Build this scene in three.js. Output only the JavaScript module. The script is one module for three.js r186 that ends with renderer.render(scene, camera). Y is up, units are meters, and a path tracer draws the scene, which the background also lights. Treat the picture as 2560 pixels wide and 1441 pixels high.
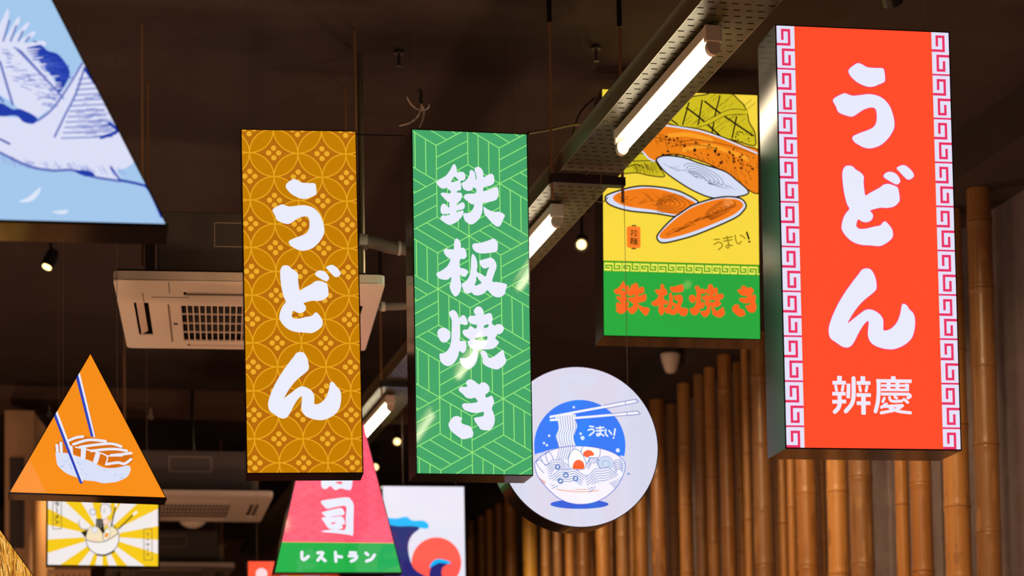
import * as THREE from 'three';
import { mergeGeometries } from 'three/addons/utils/BufferGeometryUtils.js';
import { RoundedBoxGeometry } from 'three/addons/geometries/RoundedBoxGeometry.js';
import { RectAreaLightUniformsLib } from 'three/addons/lights/RectAreaLightUniformsLib.js';

RectAreaLightUniformsLib.init();
const V = (x, y, z) => new THREE.Vector3(x, y, z);

// ------------------------------------------------------------------ camera
const FPX = 5500, CX = 1280, CY = 1672;              // focal length and lens-shift centre, in pixels of the 2560 x 1441 frame
const EYE = V(0, 1.6, 0);
const camRay = (u, v) => V((u - CX) / FPX, -(v - CY) / FPX, -1);
const fwd = camRay(50, 2050).normalize();            // the room's long axis (world -z) runs to this vanishing point
let upv = camRay(0, -79300).normalize(); if (upv.y < 0) upv.negate();
upv.addScaledVector(fwd, -upv.dot(fwd)).normalize();
const rgt = fwd.clone().cross(upv);
const ray = (u, v) => { const c = camRay(u, v); return V(rgt.dot(c), upv.dot(c), -fwd.dot(c)); };
const scene = new THREE.Scene();
const camera = new THREE.PerspectiveCamera(2 * Math.atan(720.5 / FPX) * 180 / Math.PI, 2560 / 1441, 0.1, 60);
camera.position.copy(EYE);
camera.quaternion.setFromRotationMatrix(new THREE.Matrix4().set(
  rgt.x, rgt.y, rgt.z, 0, upv.x, upv.y, upv.z, 0, -fwd.x, -fwd.y, -fwd.z, 0, 0, 0, 0, 1));
camera.setViewOffset(2560, 1441, 0, 720.5 - CY, 2560, 1441);
camera.focus = 6.9; camera.userData.fStop = 3.7;
scene.add(camera);
const onY = (u, v, y) => { const d = ray(u, v); return EYE.clone().addScaledVector(d, (y - EYE.y) / d.y); };
const onX = (u, v, x) => { const d = ray(u, v); return EYE.clone().addScaledVector(d, (x - EYE.x) / d.x); };
const onZ = (u, v, z) => { const d = ray(u, v); return EYE.clone().addScaledVector(d, (z - EYE.z) / d.z); };

const renderer = new THREE.WebGLRenderer({ antialias: true });
renderer.toneMapping = THREE.LinearToneMapping;
renderer.toneMappingExposure = 1.0;
renderer.shadowMap.enabled = true;
scene.background = new THREE.Color(0x000000);

const L = { sign: 0.2, tube: 4, spot: 11, glowspot: 6, pendant: 4.7, glow: 0.97 };   // the scene's lamp levels

// ------------------------------------------------------------------ helpers
let seed = 7;
const rnd = () => { seed = (seed * 1664525 + 1013904223) >>> 0; return seed / 4294967296; };
const rr = (a, b) => a + (b - a) * rnd();
const taken = {};
const numbered = (n) => { const k = taken[n] = (taken[n] ?? -1) + 1; return k ? n + '_' + String(k).padStart(3, '0') : n; };
function shade(o) { o.traverse((m) => { if (m.isMesh) { m.castShadow = true; m.receiveShadow = true; } }); return o; }
function part(name, geo, mat, parent, pos) {
  const m = new THREE.Mesh(Array.isArray(geo) ? mergeGeometries(geo.map((g) => g.index ? g.toNonIndexed() : g)) : geo, mat);
  m.name = name; m.castShadow = m.receiveShadow = true;
  if (pos) m.position.copy(pos);
  parent.add(m); return m;
}
function thing(name, label, category, pos, group) {
  const g = new THREE.Group(); g.name = numbered(name); g.userData = { label, category };
  if (group) g.userData.group = group;
  if (pos) g.position.copy(pos);
  scene.add(g); return g;
}
function single(name, geo, mat, label, category, group) {
  const m = part(numbered(name), geo, mat, scene); m.userData = { label, category };
  if (group) m.userData.group = group;
  return m;
}
function struct(name, geo, mat, parent = scene) {
  const m = part(name, geo, mat, parent); if (parent === scene) m.userData.kind = 'structure'; return m;
}
const box = (w, h, d, x = 0, y = 0, z = 0) => new THREE.BoxGeometry(w, h, d).translate(x, y, z);
const span = (x0, x1, y0, y1, z0, z1) => box(x1 - x0, y1 - y0, z1 - z0, (x0 + x1) / 2, (y0 + y1) / 2, (z0 + z1) / 2);
const cyl = (r, h, x = 0, y = 0, z = 0, n = 12, r2 = r) => new THREE.CylinderGeometry(r2, r, h, n).translate(x, y, z);
function rod(a, b, r, n = 8) {
  const d = b.clone().sub(a), g = new THREE.CylinderGeometry(r, r, d.length(), n);
  g.applyQuaternion(new THREE.Quaternion().setFromUnitVectors(V(0, 1, 0), d.clone().normalize()));
  const m = a.clone().add(b).multiplyScalar(0.5); return g.translate(m.x, m.y, m.z);
}
const cable = (pts, r, n = 40) => new THREE.TubeGeometry(new THREE.CatmullRomCurve3(pts), n, r, 7);
const S3 = (r, g, b) => new THREE.Color().setRGB(r / 255, g / 255, b / 255, THREE.SRGBColorSpace);
const mat = (color, roughness = 0.6, extra = {}) => new THREE.MeshStandardMaterial({ color, roughness, metalness: 0, ...extra });
function canvas(w, h) { const c = document.createElement('canvas'); c.width = w; c.height = h; return c; }
function tex(c, srgb = true, repeat) {
  const t = new THREE.CanvasTexture(c); if (srgb) t.colorSpace = THREE.SRGBColorSpace;
  t.magFilter = THREE.LinearFilter; t.anisotropy = 8;
  if (repeat) t.wrapS = t.wrapT = THREE.RepeatWrapping;
  return t;
}
// blotchy surface colour: base colour with layered soft specks, tileable enough at room scale
function mottled(w, h, base, spread, n, stretch = 1, rmax = 40) {
  const c = canvas(w, h), x = c.getContext('2d');
  x.fillStyle = `rgb(${base})`; x.fillRect(0, 0, w, h);
  for (let i = 0; i < n; i++) {
    const k = rr(-spread, spread), r = rr(1, rmax * rnd()), a = rr(0.04, 0.22);
    x.fillStyle = `rgba(${base.map((q) => Math.max(0, Math.min(255, Math.round(q + k)))).join(',')},${a})`;
    const px = rnd() * w, py = rnd() * h;
    for (const ox of [-w, 0, w]) for (const oy of [-h, 0, h]) { x.beginPath(); x.ellipse(px + ox, py + oy, r, r * stretch, 0, 0, 7); x.fill(); }
  }
  return c;
}

// ------------------------------------------------------------------ materials
const tPlaster = tex(mottled(512, 512, [112, 100, 104], 34, 1500), true, true);
const tCeil = tex(mottled(512, 512, [58, 44, 42], 14, 900), true, true);
const tFloor = tex(mottled(512, 512, [74, 58, 48], 20, 900, 1, 60), true, true);
const M = {
  ceil: mat(0xffffff, 0.9, { map: tCeil }),
  plaster: mat(0xffffff, 0.9, { map: tPlaster, bumpMap: tPlaster, bumpScale: 0.004 }),
  floor: mat(0xffffff, 0.5, { map: tFloor }),
  bulk: mat(S3(54, 41, 38), 0.8),
  beam: mat(S3(104, 78, 68), 0.8),
  darkwall: mat(S3(74, 52, 42), 0.85),
  seam: mat(S3(118, 96, 80), 0.7),
  sprinkler: mat(S3(88, 74, 70), 0.5),
  gloss: new THREE.MeshPhysicalMaterial({ color: S3(26, 20, 20), roughness: 0.14, metalness: 0, specularIntensity: 0.7 }),
  steelwire: mat(S3(150, 130, 115), 0.4, { metalness: 0.6 }),
  cord: mat(S3(24, 20, 20), 0.6),
  greycord: mat(S3(120, 100, 90), 0.6),
  white: mat(S3(226, 214, 202), 0.45),
  offwhite: mat(S3(214, 198, 184), 0.5),
  slot: mat(S3(22, 17, 15), 0.9),
  acbody: mat(S3(92, 86, 86), 0.7),
  galv: mat(S3(128, 116, 92), 0.42, { metalness: 0.5 }),
  tray: mat(S3(70, 62, 38), 0.45, { metalness: 0.3 }),
  rodm: mat(S3(172, 132, 96), 0.5, { metalness: 0.3 }),
  black: mat(S3(22, 18, 18), 0.4),
  duct: mat(S3(120, 104, 92), 0.55),
  tape: mat(S3(205, 190, 175), 0.5),
  beige: mat(S3(196, 160, 126), 0.7),
  wood: mat(S3(206, 158, 104), 0.55),
};

// ------------------------------------------------------------------ the room
const CEIL = 4.6, WALLX = 4.45, XL = -3, ZB = -21.5, ZF = 3;
const uvMetres = (g, k = 0.5) => {          // box-projected uv, k repeats per metre
  const p = g.attributes.position, n = g.attributes.normal, uv = g.attributes.uv;
  for (let i = 0; i < p.count; i++) {
    const ax = Math.abs(n.getX(i)), ay = Math.abs(n.getY(i)), az = Math.abs(n.getZ(i));
    if (ay > ax && ay > az) uv.setXY(i, p.getX(i) * k, p.getZ(i) * k);
    else if (ax > az) uv.setXY(i, p.getZ(i) * k, p.getY(i) * k);
    else uv.setXY(i, p.getX(i) * k, p.getY(i) * k);
  }
  return g;
};
struct('floor', uvMetres(span(XL - 0.2, WALLX + 0.2, -0.2, 0, ZB - 0.2, ZF + 0.2)), M.floor);
struct('ceiling', uvMetres(span(XL - 0.2, WALLX + 0.2, CEIL, CEIL + 0.2, ZB - 0.2, ZF + 0.2)), M.ceil);
struct('wall_right', uvMetres(span(WALLX, WALLX + 0.2, 0, CEIL, ZB, ZF)), M.plaster);
struct('wall_left', uvMetres(span(XL - 0.2, XL, 0, CEIL, ZB, ZF)), M.darkwall);
struct('wall_back', uvMetres(span(XL, WALLX, 0, CEIL, ZB - 0.2, ZB)), M.darkwall);
struct('wall_front', uvMetres(span(XL, WALLX, 0, CEIL, ZF, ZF + 0.2)), M.darkwall);
struct('trim_1', span(4.08, WALLX, 4.385, CEIL, ZB, ZF), M.bulk);                    // boxed bulkhead above the bamboo
struct('trim_2', span(XL, 4.08, 4.51, CEIL, -16.1, -15.45), M.beam);                  // cross beam under the ceiling
struct('trim_3', span(XL, 4.08, 4.15, 4.33, -20.2, -19.9), M.bulk);                   // lower beam at the far end

// ------------------------------------------------------------------ print drawing: points are read off the photograph and laid flat on the sign's own face
class Face {
  constructor([x, y, z, yaw, roll, w, h], px = 2048) {
    this.c = V(x, y, z); this.w = w; this.h = h; this.yaw = yaw; this.roll = roll;
    const ux = V(Math.cos(yaw), 0, -Math.sin(yaw)), uy = V(0, 1, 0);
    this.a = ux.clone().multiplyScalar(Math.cos(roll)).addScaledVector(uy, Math.sin(roll));
    this.b = ux.clone().multiplyScalar(-Math.sin(roll)).addScaledVector(uy, Math.cos(roll));
    this.n = this.a.clone().cross(this.b);
    this.H = h >= w ? px : Math.round(px * h / w); this.W = Math.round(this.H * w / h);
    this.k = this.H / h;                                                              // canvas pixels per metre
    this.cv = canvas(this.W, this.H); this.x = this.cv.getContext('2d');
    this.x.lineJoin = this.x.lineCap = 'round';
    this.pk = this.k * this.c.distanceTo(EYE) / FPX / 1.035;                          // canvas pixels per photograph pixel, about
  }
  local(u, v) { const d = ray(u, v), t = this.c.clone().sub(EYE).dot(this.n) / d.dot(this.n); const q = EYE.clone().addScaledVector(d, t).sub(this.c); return [q.dot(this.a), q.dot(this.b)]; }
  p(u, v) { const [s, t] = this.local(u, v); return [(s + this.w / 2) * this.k, (this.h / 2 - t) * this.k]; }
  zoom(ox, oy, s) { this.Z = [ox, oy, s]; return this; }                               // set the tracing frame: origin and magnification
  q(pt) { const [ox, oy, s] = this.Z; return this.p(ox + pt[0] / s, oy + pt[1] / s); }
  fill(c) { this.x.fillStyle = c; this.x.fillRect(0, 0, this.W, this.H); return this; }
  trace(pts, closed, tension = 0.5) {                                                  // smooth curve through points
    const P = pts.map((p) => this.q(p)), n = P.length, g = (i) => closed ? P[(i + n) % n] : P[Math.max(0, Math.min(n - 1, i))];
    this.x.moveTo(...P[0]);
    for (let i = 0; i < (closed ? n : n - 1); i++) {
      const a = g(i - 1), b = g(i), c = g(i + 1), d = g(i + 2), t = tension / 3;
      this.x.bezierCurveTo(b[0] + (c[0] - a[0]) * t, b[1] + (c[1] - a[1]) * t, c[0] - (d[0] - b[0]) * t, c[1] - (d[1] - b[1]) * t, c[0], c[1]);
    }
    if (closed) this.x.closePath();
  }
  poly(color, ...rings) { this.x.beginPath(); for (const r of rings) this.trace(r, true); this.x.fillStyle = color; this.x.fill('evenodd'); return this; }
  flat(color, pts) { this.x.beginPath(); this.trace(pts, true, 0); this.x.fillStyle = color; this.x.fill(); return this; }
  edge(color, w, pts, closed = true) { this.x.beginPath(); this.trace(pts, closed); this.x.strokeStyle = color; this.x.lineWidth = w * this.pk / this.Z[2]; this.x.stroke(); return this; }
  line(color, w, ...strokes) { this.x.strokeStyle = color; this.x.lineWidth = w * this.pk / this.Z[2]; for (const s of strokes) { this.x.beginPath(); this.trace(s, false, s.length > 2 ? 0.5 : 0); this.x.stroke(); } return this; }
  hard(color, w, ...strokes) { this.x.strokeStyle = color; this.x.lineWidth = w * this.pk / this.Z[2]; this.x.lineJoin = 'miter'; this.x.lineCap = 'butt'; for (const s of strokes) { this.x.beginPath(); this.trace(s, false, 0); this.x.stroke(); } this.x.lineJoin = this.x.lineCap = 'round'; return this; }
  dot(color, pt, r, sy = 1, rot = 0) { const [x, y] = this.q(pt), k = r * this.pk / this.Z[2]; this.x.fillStyle = color; this.x.beginPath(); this.x.ellipse(x, y, k, k * sy, rot, 0, 7); this.x.fill(); return this; }
  ring(color, w, pt, r, sy = 1, rot = 0, a0 = 0, a1 = 6.3) { const [x, y] = this.q(pt), k = r * this.pk / this.Z[2]; this.x.strokeStyle = color; this.x.lineWidth = w * this.pk / this.Z[2]; this.x.beginPath(); this.x.ellipse(x, y, k, k * sy, rot, a0, a1); this.x.stroke(); return this; }
}

// brush lettering, traced from the photograph: [origin x, origin y, magnification, outlines]
const GLYPH = {
  u: [2060, 140, 6.004, [[[505, 108], [570, 125], [650, 168], [760, 180], [880, 185], [908, 240], [918, 340], [905, 390], [820, 430], [740, 460], [640, 458], [500, 395], [410, 315], [368, 240], [385, 190], [440, 145]]],
    [[[310, 560], [370, 580], [440, 597], [560, 585], [680, 573], [800, 595], [900, 650], [985, 750], [1035, 880], [1058, 1000], [1050, 1090], [1005, 1180], [930, 1275], [830, 1350], [700, 1388], [600, 1375], [530, 1340], [455, 1290], [428, 1218], [520, 1165], [640, 1120], [730, 1078], [780, 1010], [793, 920], [785, 830], [760, 785], [700, 775], [600, 805], [500, 870], [440, 905], [380, 908], [290, 880], [215, 840], [180, 760], [137, 680], [150, 640], [220, 595]]]],
  do: [2060, 390, 6.004, [[[375, 145], [430, 158], [480, 205], [550, 250], [597, 310], [595, 400], [605, 500], [625, 590], [700, 550], [830, 480], [890, 435], [950, 420], [1010, 430], [1100, 470], [1125, 540], [1137, 650], [1120, 700], [1050, 760], [950, 782], [850, 778], [750, 800], [695, 825], [730, 870], [735, 920], [705, 970], [640, 997], [570, 985], [515, 955], [490, 1010], [490, 1060], [540, 1095], [640, 1090], [740, 1065], [840, 1045], [880, 1005], [920, 985], [980, 1040], [1025, 1110], [1035, 1200], [1000, 1260], [920, 1320], [830, 1355], [700, 1345], [560, 1335], [440, 1295], [340, 1215], [275, 1120], [265, 1050], [290, 940], [330, 860], [380, 795], [345, 720], [310, 590], [285, 430], [275, 280], [290, 200], [325, 155]]],
    [[[895, 295], [930, 255], [985, 238], [1060, 255], [1115, 305], [1145, 370], [1130, 410], [1090, 430], [1040, 410], [970, 370], [910, 330]]],
    [[[1092, 185], [1140, 150], [1190, 138], [1240, 155], [1310, 215], [1350, 280], [1340, 320], [1290, 355], [1245, 350], [1200, 310], [1140, 245]]]],
  n: [2060, 650, 6.004, [[[640, 128], [700, 145], [740, 195], [775, 280], [790, 380], [780, 450], [720, 510], [620, 590], [530, 680], [440, 800], [360, 945], [430, 895], [540, 810], [620, 755], [690, 745], [770, 770], [840, 820], [885, 890], [892, 970], [895, 1055], [960, 1055], [1030, 1015], [1100, 930], [1145, 810], [1170, 680], [1205, 662], [1245, 685], [1285, 745], [1340, 800], [1365, 880], [1368, 970], [1350, 1090], [1310, 1185], [1220, 1270], [1110, 1325], [1010, 1345], [880, 1330], [760, 1285], [690, 1220], [660, 1130], [665, 1020], [672, 940], [655, 920], [590, 985], [520, 1100], [460, 1220], [410, 1290], [345, 1318], [270, 1300], [180, 1240], [100, 1180], [72, 1100], [75, 1010], [110, 890], [160, 770], [230, 630], [330, 470], [430, 330], [520, 215], [570, 150]]]],
  tetsu: [1080, 400, 7.584, [[[425, 82], [455, 115], [468, 170], [475, 225], [530, 232], [600, 235], [630, 290], [632, 350], [610, 385], [560, 395], [540, 400], [545, 440], [555, 500], [545, 570], [480, 590], [480, 620], [540, 622], [572, 660], [555, 740], [520, 790], [480, 815], [478, 860], [540, 820], [590, 805], [622, 850], [610, 920], [560, 945], [470, 965], [475, 990], [540, 970], [592, 960], [590, 1030], [540, 1110], [450, 1190], [330, 1232], [240, 1190], [165, 1130], [165, 1090], [200, 1050], [250, 1055], [325, 1045], [330, 1020], [260, 1030], [195, 1025], [165, 980], [170, 880], [215, 830], [265, 850], [320, 905], [325, 810], [270, 770], [170, 660], [190, 622], [260, 625], [340, 635], [355, 590], [300, 555], [285, 520], [230, 548], [150, 520], [80, 425], [130, 380], [250, 310], [340, 200], [390, 105]],
    [[425, 320], [480, 360], [500, 385], [440, 410], [365, 415]]],
    [[[715, 215], [740, 192], [780, 205], [815, 265], [832, 365], [845, 365], [840, 300], [815, 220], [810, 165], [860, 130], [920, 150], [960, 200], [975, 260], [978, 330], [1050, 290], [1125, 262], [1170, 300], [1182, 380], [1165, 450], [1100, 490], [985, 522], [980, 590], [1080, 565], [1220, 512], [1255, 560], [1265, 640], [1245, 720], [1200, 765], [1080, 800], [965, 825], [960, 900], [950, 1000], [900, 1110], [820, 1190], [735, 1225], [640, 1170], [608, 1110], [597, 1018], [700, 1005], [760, 960], [800, 855], [750, 840], [690, 795], [620, 740], [610, 680], [650, 650], [740, 640], [832, 630], [835, 555], [785, 525], [760, 570], [690, 590], [610, 560], [575, 500], [565, 440], [630, 400], [690, 330], [710, 270]]],
    [[[980, 890], [1060, 940], [1170, 982], [1270, 985], [1350, 1020], [1383, 1060], [1350, 1130], [1300, 1240], [1245, 1265], [1190, 1240], [1090, 1140], [1000, 1030], [985, 970]]]],
  pan: [1080, 580, 7.584, [[[465, 128], [510, 150], [545, 220], [552, 305], [590, 298], [630, 330], [655, 420], [655, 470], [610, 515], [535, 525], [533, 670], [600, 695], [680, 740], [655, 830], [610, 855], [530, 825], [540, 920], [555, 1000], [550, 1080], [510, 1180], [445, 1228], [390, 1180], [350, 1100], [335, 1030], [355, 960], [365, 860], [310, 900], [240, 910], [130, 880], [85, 790], [180, 735], [280, 660], [330, 580], [345, 515], [290, 480], [235, 410], [222, 360], [260, 320], [330, 330], [412, 325], [415, 240], [430, 160]]],
    [[[1165, 128], [1210, 155], [1247, 210], [1245, 320], [1220, 375], [1100, 400], [950, 410], [850, 390], [790, 340], [762, 265], [800, 220], [900, 212], [1020, 180]]],
    [[[775, 420], [820, 470], [850, 540], [862, 640], [855, 755], [940, 800], [1015, 845], [1050, 750], [1080, 670], [1020, 695], [960, 680], [910, 610], [900, 550], [950, 530], [1040, 505], [1110, 488], [1170, 520], [1215, 590], [1222, 680], [1190, 770], [1145, 935], [1230, 950], [1330, 970], [1420, 1000], [1400, 1100], [1370, 1190], [1280, 1240], [1190, 1230], [1110, 1170], [1050, 1110], [980, 1170], [880, 1207], [800, 1195], [745, 1150], [690, 1172], [620, 1150], [585, 1080], [568, 990], [650, 930], [710, 830], [735, 700], [740, 560], [750, 460]],
      [[850, 840], [890, 910], [938, 965], [880, 1000], [812, 1018], [835, 940]]]],
  yaki: [1080, 755, 7.584, [[[200, 492], [270, 505], [330, 560], [350, 630], [335, 700], [280, 755], [220, 775], [170, 750], [130, 690], [103, 610], [120, 535]]],
    [[[395, 155], [450, 180], [490, 240], [518, 310], [560, 265], [610, 258], [650, 310], [680, 390], [660, 435], [610, 440], [533, 430], [533, 560], [530, 730], [590, 740], [640, 755], [652, 820], [645, 910], [600, 968], [560, 960], [515, 935], [500, 1020], [450, 1120], [380, 1195], [300, 1220], [220, 1190], [165, 1130], [145, 1060], [150, 985], [230, 970], [310, 900], [355, 790], [368, 650], [375, 480], [370, 340], [320, 220], [345, 180]]],
    [[[880, 88], [930, 105], [975, 170], [990, 240], [1040, 225], [1105, 215], [1140, 260], [1150, 330], [1135, 400], [1185, 450], [1230, 430], [1290, 425], [1340, 455], [1365, 510], [1340, 570], [1290, 612], [1240, 620], [1205, 695], [1260, 750], [1262, 790], [1215, 850], [1150, 890], [1040, 905], [870, 910], [870, 1010], [850, 1120], [800, 1210], [740, 1260], [690, 1280], [620, 1255], [550, 1180], [528, 1110], [535, 1068], [620, 1070], [700, 1045], [760, 970], [775, 905], [720, 860], [680, 790], [685, 745], [720, 725], [680, 690], [610, 640], [580, 580], [600, 535], [680, 520], [710, 475], [750, 465], [800, 500], [840, 505], [848, 440], [770, 425], [700, 380], [683, 320], [720, 270], [825, 258], [800, 210], [795, 160], [830, 110]],
      [[1000, 445], [1070, 432], [1060, 480], [985, 495]], [[820, 690], [930, 670], [1045, 655], [1020, 732], [840, 725]]],
    [[[985, 928], [1030, 960], [1060, 1030], [1100, 1065], [1170, 1040], [1260, 970], [1345, 915], [1365, 960], [1380, 1030], [1408, 1100], [1390, 1170], [1320, 1240], [1240, 1282], [1140, 1265], [1030, 1220], [965, 1160], [955, 1060], [920, 975], [940, 935]]]],
  ki: [1100, 930, 7.583, [[[570, 147], [640, 165], [735, 240], [780, 210], [840, 200], [910, 250], [940, 310], [925, 380], [860, 440], [885, 490], [980, 455], [1010, 510], [1025, 590], [985, 690], [1015, 780], [1040, 880], [1030, 980], [1000, 1050], [940, 1108], [850, 1110], [770, 1090], [730, 1030], [670, 950], [650, 880], [730, 860], [820, 835], [825, 765], [740, 775], [640, 780], [540, 755], [455, 715], [418, 640], [460, 598], [560, 600], [710, 570], [660, 495], [590, 510], [500, 490], [430, 420], [370, 370], [355, 325], [390, 290], [515, 280], [490, 220], [520, 165]]],
    [[[330, 840], [390, 865], [422, 890], [395, 935], [405, 965], [450, 995], [570, 1035], [610, 1100], [632, 1170], [610, 1235], [530, 1265], [430, 1278], [360, 1240], [220, 1130], [165, 1030], [170, 970], [220, 890], [270, 850]]]],
};
function glyph(F, name, color, move, outline) {      // move: photograph point -> photograph point, for the same lettering on another sign
  const [ox, oy, s, ...shapes] = GLYPH[name];
  F.zoom(0, 0, 1);
  for (const rings of shapes) {
    const R = rings.map((r) => r.map(([x, y]) => { const p = [ox + x / s, oy + y / s]; return move ? move(p) : p; }));
    if (outline) F.edge(outline[0], outline[1], R[0]);
    F.poly(color, ...R);
  }
}
const WHITE = 'rgb(232,236,254)';

// ------------------------------------------------------------------ light boxes
const outlineOf = {
  rect: (w, h) => new THREE.Shape([[-w / 2, -h / 2], [w / 2, -h / 2], [w / 2, h / 2], [-w / 2, h / 2]].map(([x, y]) => new THREE.Vector2(x, y))),
  tri: (w, h) => new THREE.Shape([[-w / 2, -h / 2], [w / 2, -h / 2], [0, h / 2]].map(([x, y]) => new THREE.Vector2(x, y))),
  disc: (w) => new THREE.Shape(Array.from({ length: 96 }, (_, i) => new THREE.Vector2(Math.cos(i / 48 * Math.PI) * w / 2, Math.sin(i / 48 * Math.PI) * w / 2))),
};
function average(F) {
  const d = F.x.getImageData(0, 0, F.W, F.H).data, s = [0, 0, 0]; let n = 0;
  const lin = (v) => ((v /= 255) <= 0.04045 ? v / 12.92 : ((v + 0.055) / 1.055) ** 2.4);
  for (let i = 0; i < d.length; i += 4 * 997) { for (let k = 0; k < 3; k++) s[k] += lin(d[i + k]); n++; }
  return new THREE.Color().setRGB(s[0] / n, s[1] / n, s[2] / n);
}
// wires: fractions of the width at which a wire leaves the top edge and goes up to the ceiling
function lightbox(F, kind, depth, label, wires, { rim = 0.004, mount = CEIL, name = 'lightbox_sign', gloss = 0.03, tie = 0 } = {}) {
  const g = thing(name, label, 'sign', F.c);
  g.quaternion.setFromRotationMatrix(new THREE.Matrix4().makeBasis(F.a, F.b, F.n));
  const out = outlineOf[kind];
  const caseW = F.w + rim * 2 * (kind === 'tri' ? 1.7 : 1), caseH = F.h + rim * 2 * (kind === 'tri' ? 1.5 : 1);
  part('case', new THREE.ExtrudeGeometry(out(caseW, caseH), { depth, bevelEnabled: false, steps: 1 }).translate(0, 0, -depth - 0.002), M.gloss, g);
  const t = tex(F.cv);
  const pm = new THREE.MeshPhysicalMaterial({ color: 0x8a8a8a, map: t, emissive: 0xffffff, emissiveMap: t, emissiveIntensity: L.glow, roughness: gloss, specularIntensity: 1 });
  const fg = new THREE.ExtrudeGeometry(out(F.w, F.h), { depth: 0.002, bevelEnabled: false });
  const p = fg.attributes.position, uv = fg.attributes.uv;
  for (let i = 0; i < p.count; i++) uv.setXY(i, p.getX(i) / F.w + 0.5, p.getY(i) / F.h + 0.5);
  part('print_panel', fg.clone().translate(0, 0, -0.002), pm, g);
  const bk = part('print_panel', fg, pm, g); bk.position.z = -depth - 0.002; bk.rotation.y = Math.PI;
  // the light that each lit face gives to the room
  const col = average(F);
  for (const s of [1, -1]) {
    const l = new THREE.RectAreaLight(col, L.sign, F.w * (kind === 'tri' ? 0.5 : 0.95), F.h * (kind === 'tri' ? 0.5 : 0.95));
    l.position.set(0, kind === 'tri' ? -F.h * 0.2 : 0, s > 0 ? 0.006 : -depth - 0.01);
    if (s > 0) l.rotation.y = Math.PI;
    g.add(l);
  }
  const inv = g.quaternion.clone().invert();
  for (const fx of wires) {
    const lx = (fx - 0.5) * F.w, ly = kind === 'tri' ? F.h / 2 - Math.abs(lx) * 2 * F.h / F.w : kind === 'disc' ? Math.sqrt(Math.max(0, F.w * F.w / 4 - lx * lx)) : F.h / 2;
    const a = V(lx, ly, -0.012), world = F.c.clone().addScaledVector(F.a, lx).addScaledVector(F.b, ly);
    const up = V(0, mount - world.y, 0).applyQuaternion(inv);
    part('hanging_wire', rod(a, a.clone().add(up), 0.0011, 6), M.steelwire, g);
  }
  return g;
}

// ---- ochre sign
{
  const F = new Face([0.9539, 3.3789, -7.4925, -0.085, 0.0098, 0.3944, 1.2]);
  F.fill('rgb(180,107,14)');
  const x = F.x, [ox, oy] = F.p(684.2, 382.6), cell = 122.6 * F.pk;
  const cells = []; for (let i = -3; i < 5; i++) for (let j = -3; j < 10; j++) { cells.push([ox + i * cell, oy + j * cell]); cells.push([ox + (i + 0.5) * cell, oy + (j + 0.5) * cell]); }
  const r = cell / 2;
  x.fillStyle = 'rgb(194,126,4)';                    // the petals where neighbouring circles overlap
  for (const [px, py] of cells) for (const [dx, dy] of [[0.5, 0.5], [0.5, -0.5]]) {
    x.save(); x.beginPath(); x.arc(px, py, r, 0, 7); x.clip(); x.beginPath(); x.arc(px + dx * cell, py + dy * cell, r, 0, 7); x.fill(); x.restore();
  }
  x.strokeStyle = 'rgb(226,162,30)'; x.lineWidth = 3.2 * F.pk;
  for (const [px, py] of cells) { x.beginPath(); x.arc(px, py, r, 0, 7); x.stroke(); }
  x.fillStyle = 'rgb(232,172,42)';
  for (const [px, py] of cells) for (const [dx, dy] of [[1, 0], [-1, 0], [0, 1], [0, -1]]) { x.beginPath(); x.arc(px + dx * 12.6 * F.pk, py + dy * 12.6 * F.pk, 6.8 * F.pk, 0, 7); x.fill(); }
  const mv = ([u, v]) => [681.4 + (u - 2082.5) * 0.845 - (v - 157.5) * 0.003, 447.4 + (v - 157.5) * 0.8425];
  for (const g of ['u', 'do', 'n']) glyph(F, g, WHITE, mv);
  lightbox(F, 'rect', 0.16, 'tall ochre light box with interlaced circles and three white brush characters', [0.05, 0.9]);
}
// ---- green sign
{
  const F = new Face([1.53, 3.365, -7.3639, -0.03, 0.0009, 0.4024, 1.2]);
  F.fill('rgb(70,166,106)');
  const x = F.x, O = F.p(980 + 335 / 3.0025, 300 + 460 / 3.0025), a = 163.7 * F.pk, s = a / Math.sqrt(3) * 0.985, up = [0, -s], ul = [-a / 2, -s / 2], ur = [a / 2, -s / 2], dr = [a / 2, s / 2];
  x.strokeStyle = 'rgb(146,232,124)'; x.lineWidth = 2.5 * F.pk;
  const seg = (p, q) => { x.beginPath(); x.moveTo(...p); x.lineTo(...q); x.stroke(); };
  const add = (p, v, k = 1) => [p[0] + v[0] * k, p[1] + v[1] * k];
  for (let j = -3; j < 9; j++) for (let i = -3; i < 5; i++) {
    const P = [O[0] + (i + (((j % 2) + 2) % 2) / 2) * a, O[1] + j * s * 1.5];
    for (const v of [up, ul, ur, dr]) seg(P, add(P, v));
    seg(add(P, up), add(add(P, up), ul)); seg(add(P, ul), add(add(P, ul), up));
    seg(add(P, up), add(add(P, up), ur)); seg(add(P, ur), add(add(P, ur), dr));
    for (const k of [1 / 3, 2 / 3]) {
      seg(add(P, ul, k), add(add(P, ul, k), up));
      seg(add(P, up, k), add(add(P, up, k), ur));
      seg(add(P, ur, k), add(add(P, ur, k), dr));
    }
  }
  for (const g of ['tetsu', 'pan', 'yaki', 'ki']) glyph(F, g, WHITE);
  lightbox(F, 'rect', 0.17, 'tall green light box with line lattice and four white brush characters', [0.03, 0.87]);
}
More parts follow.
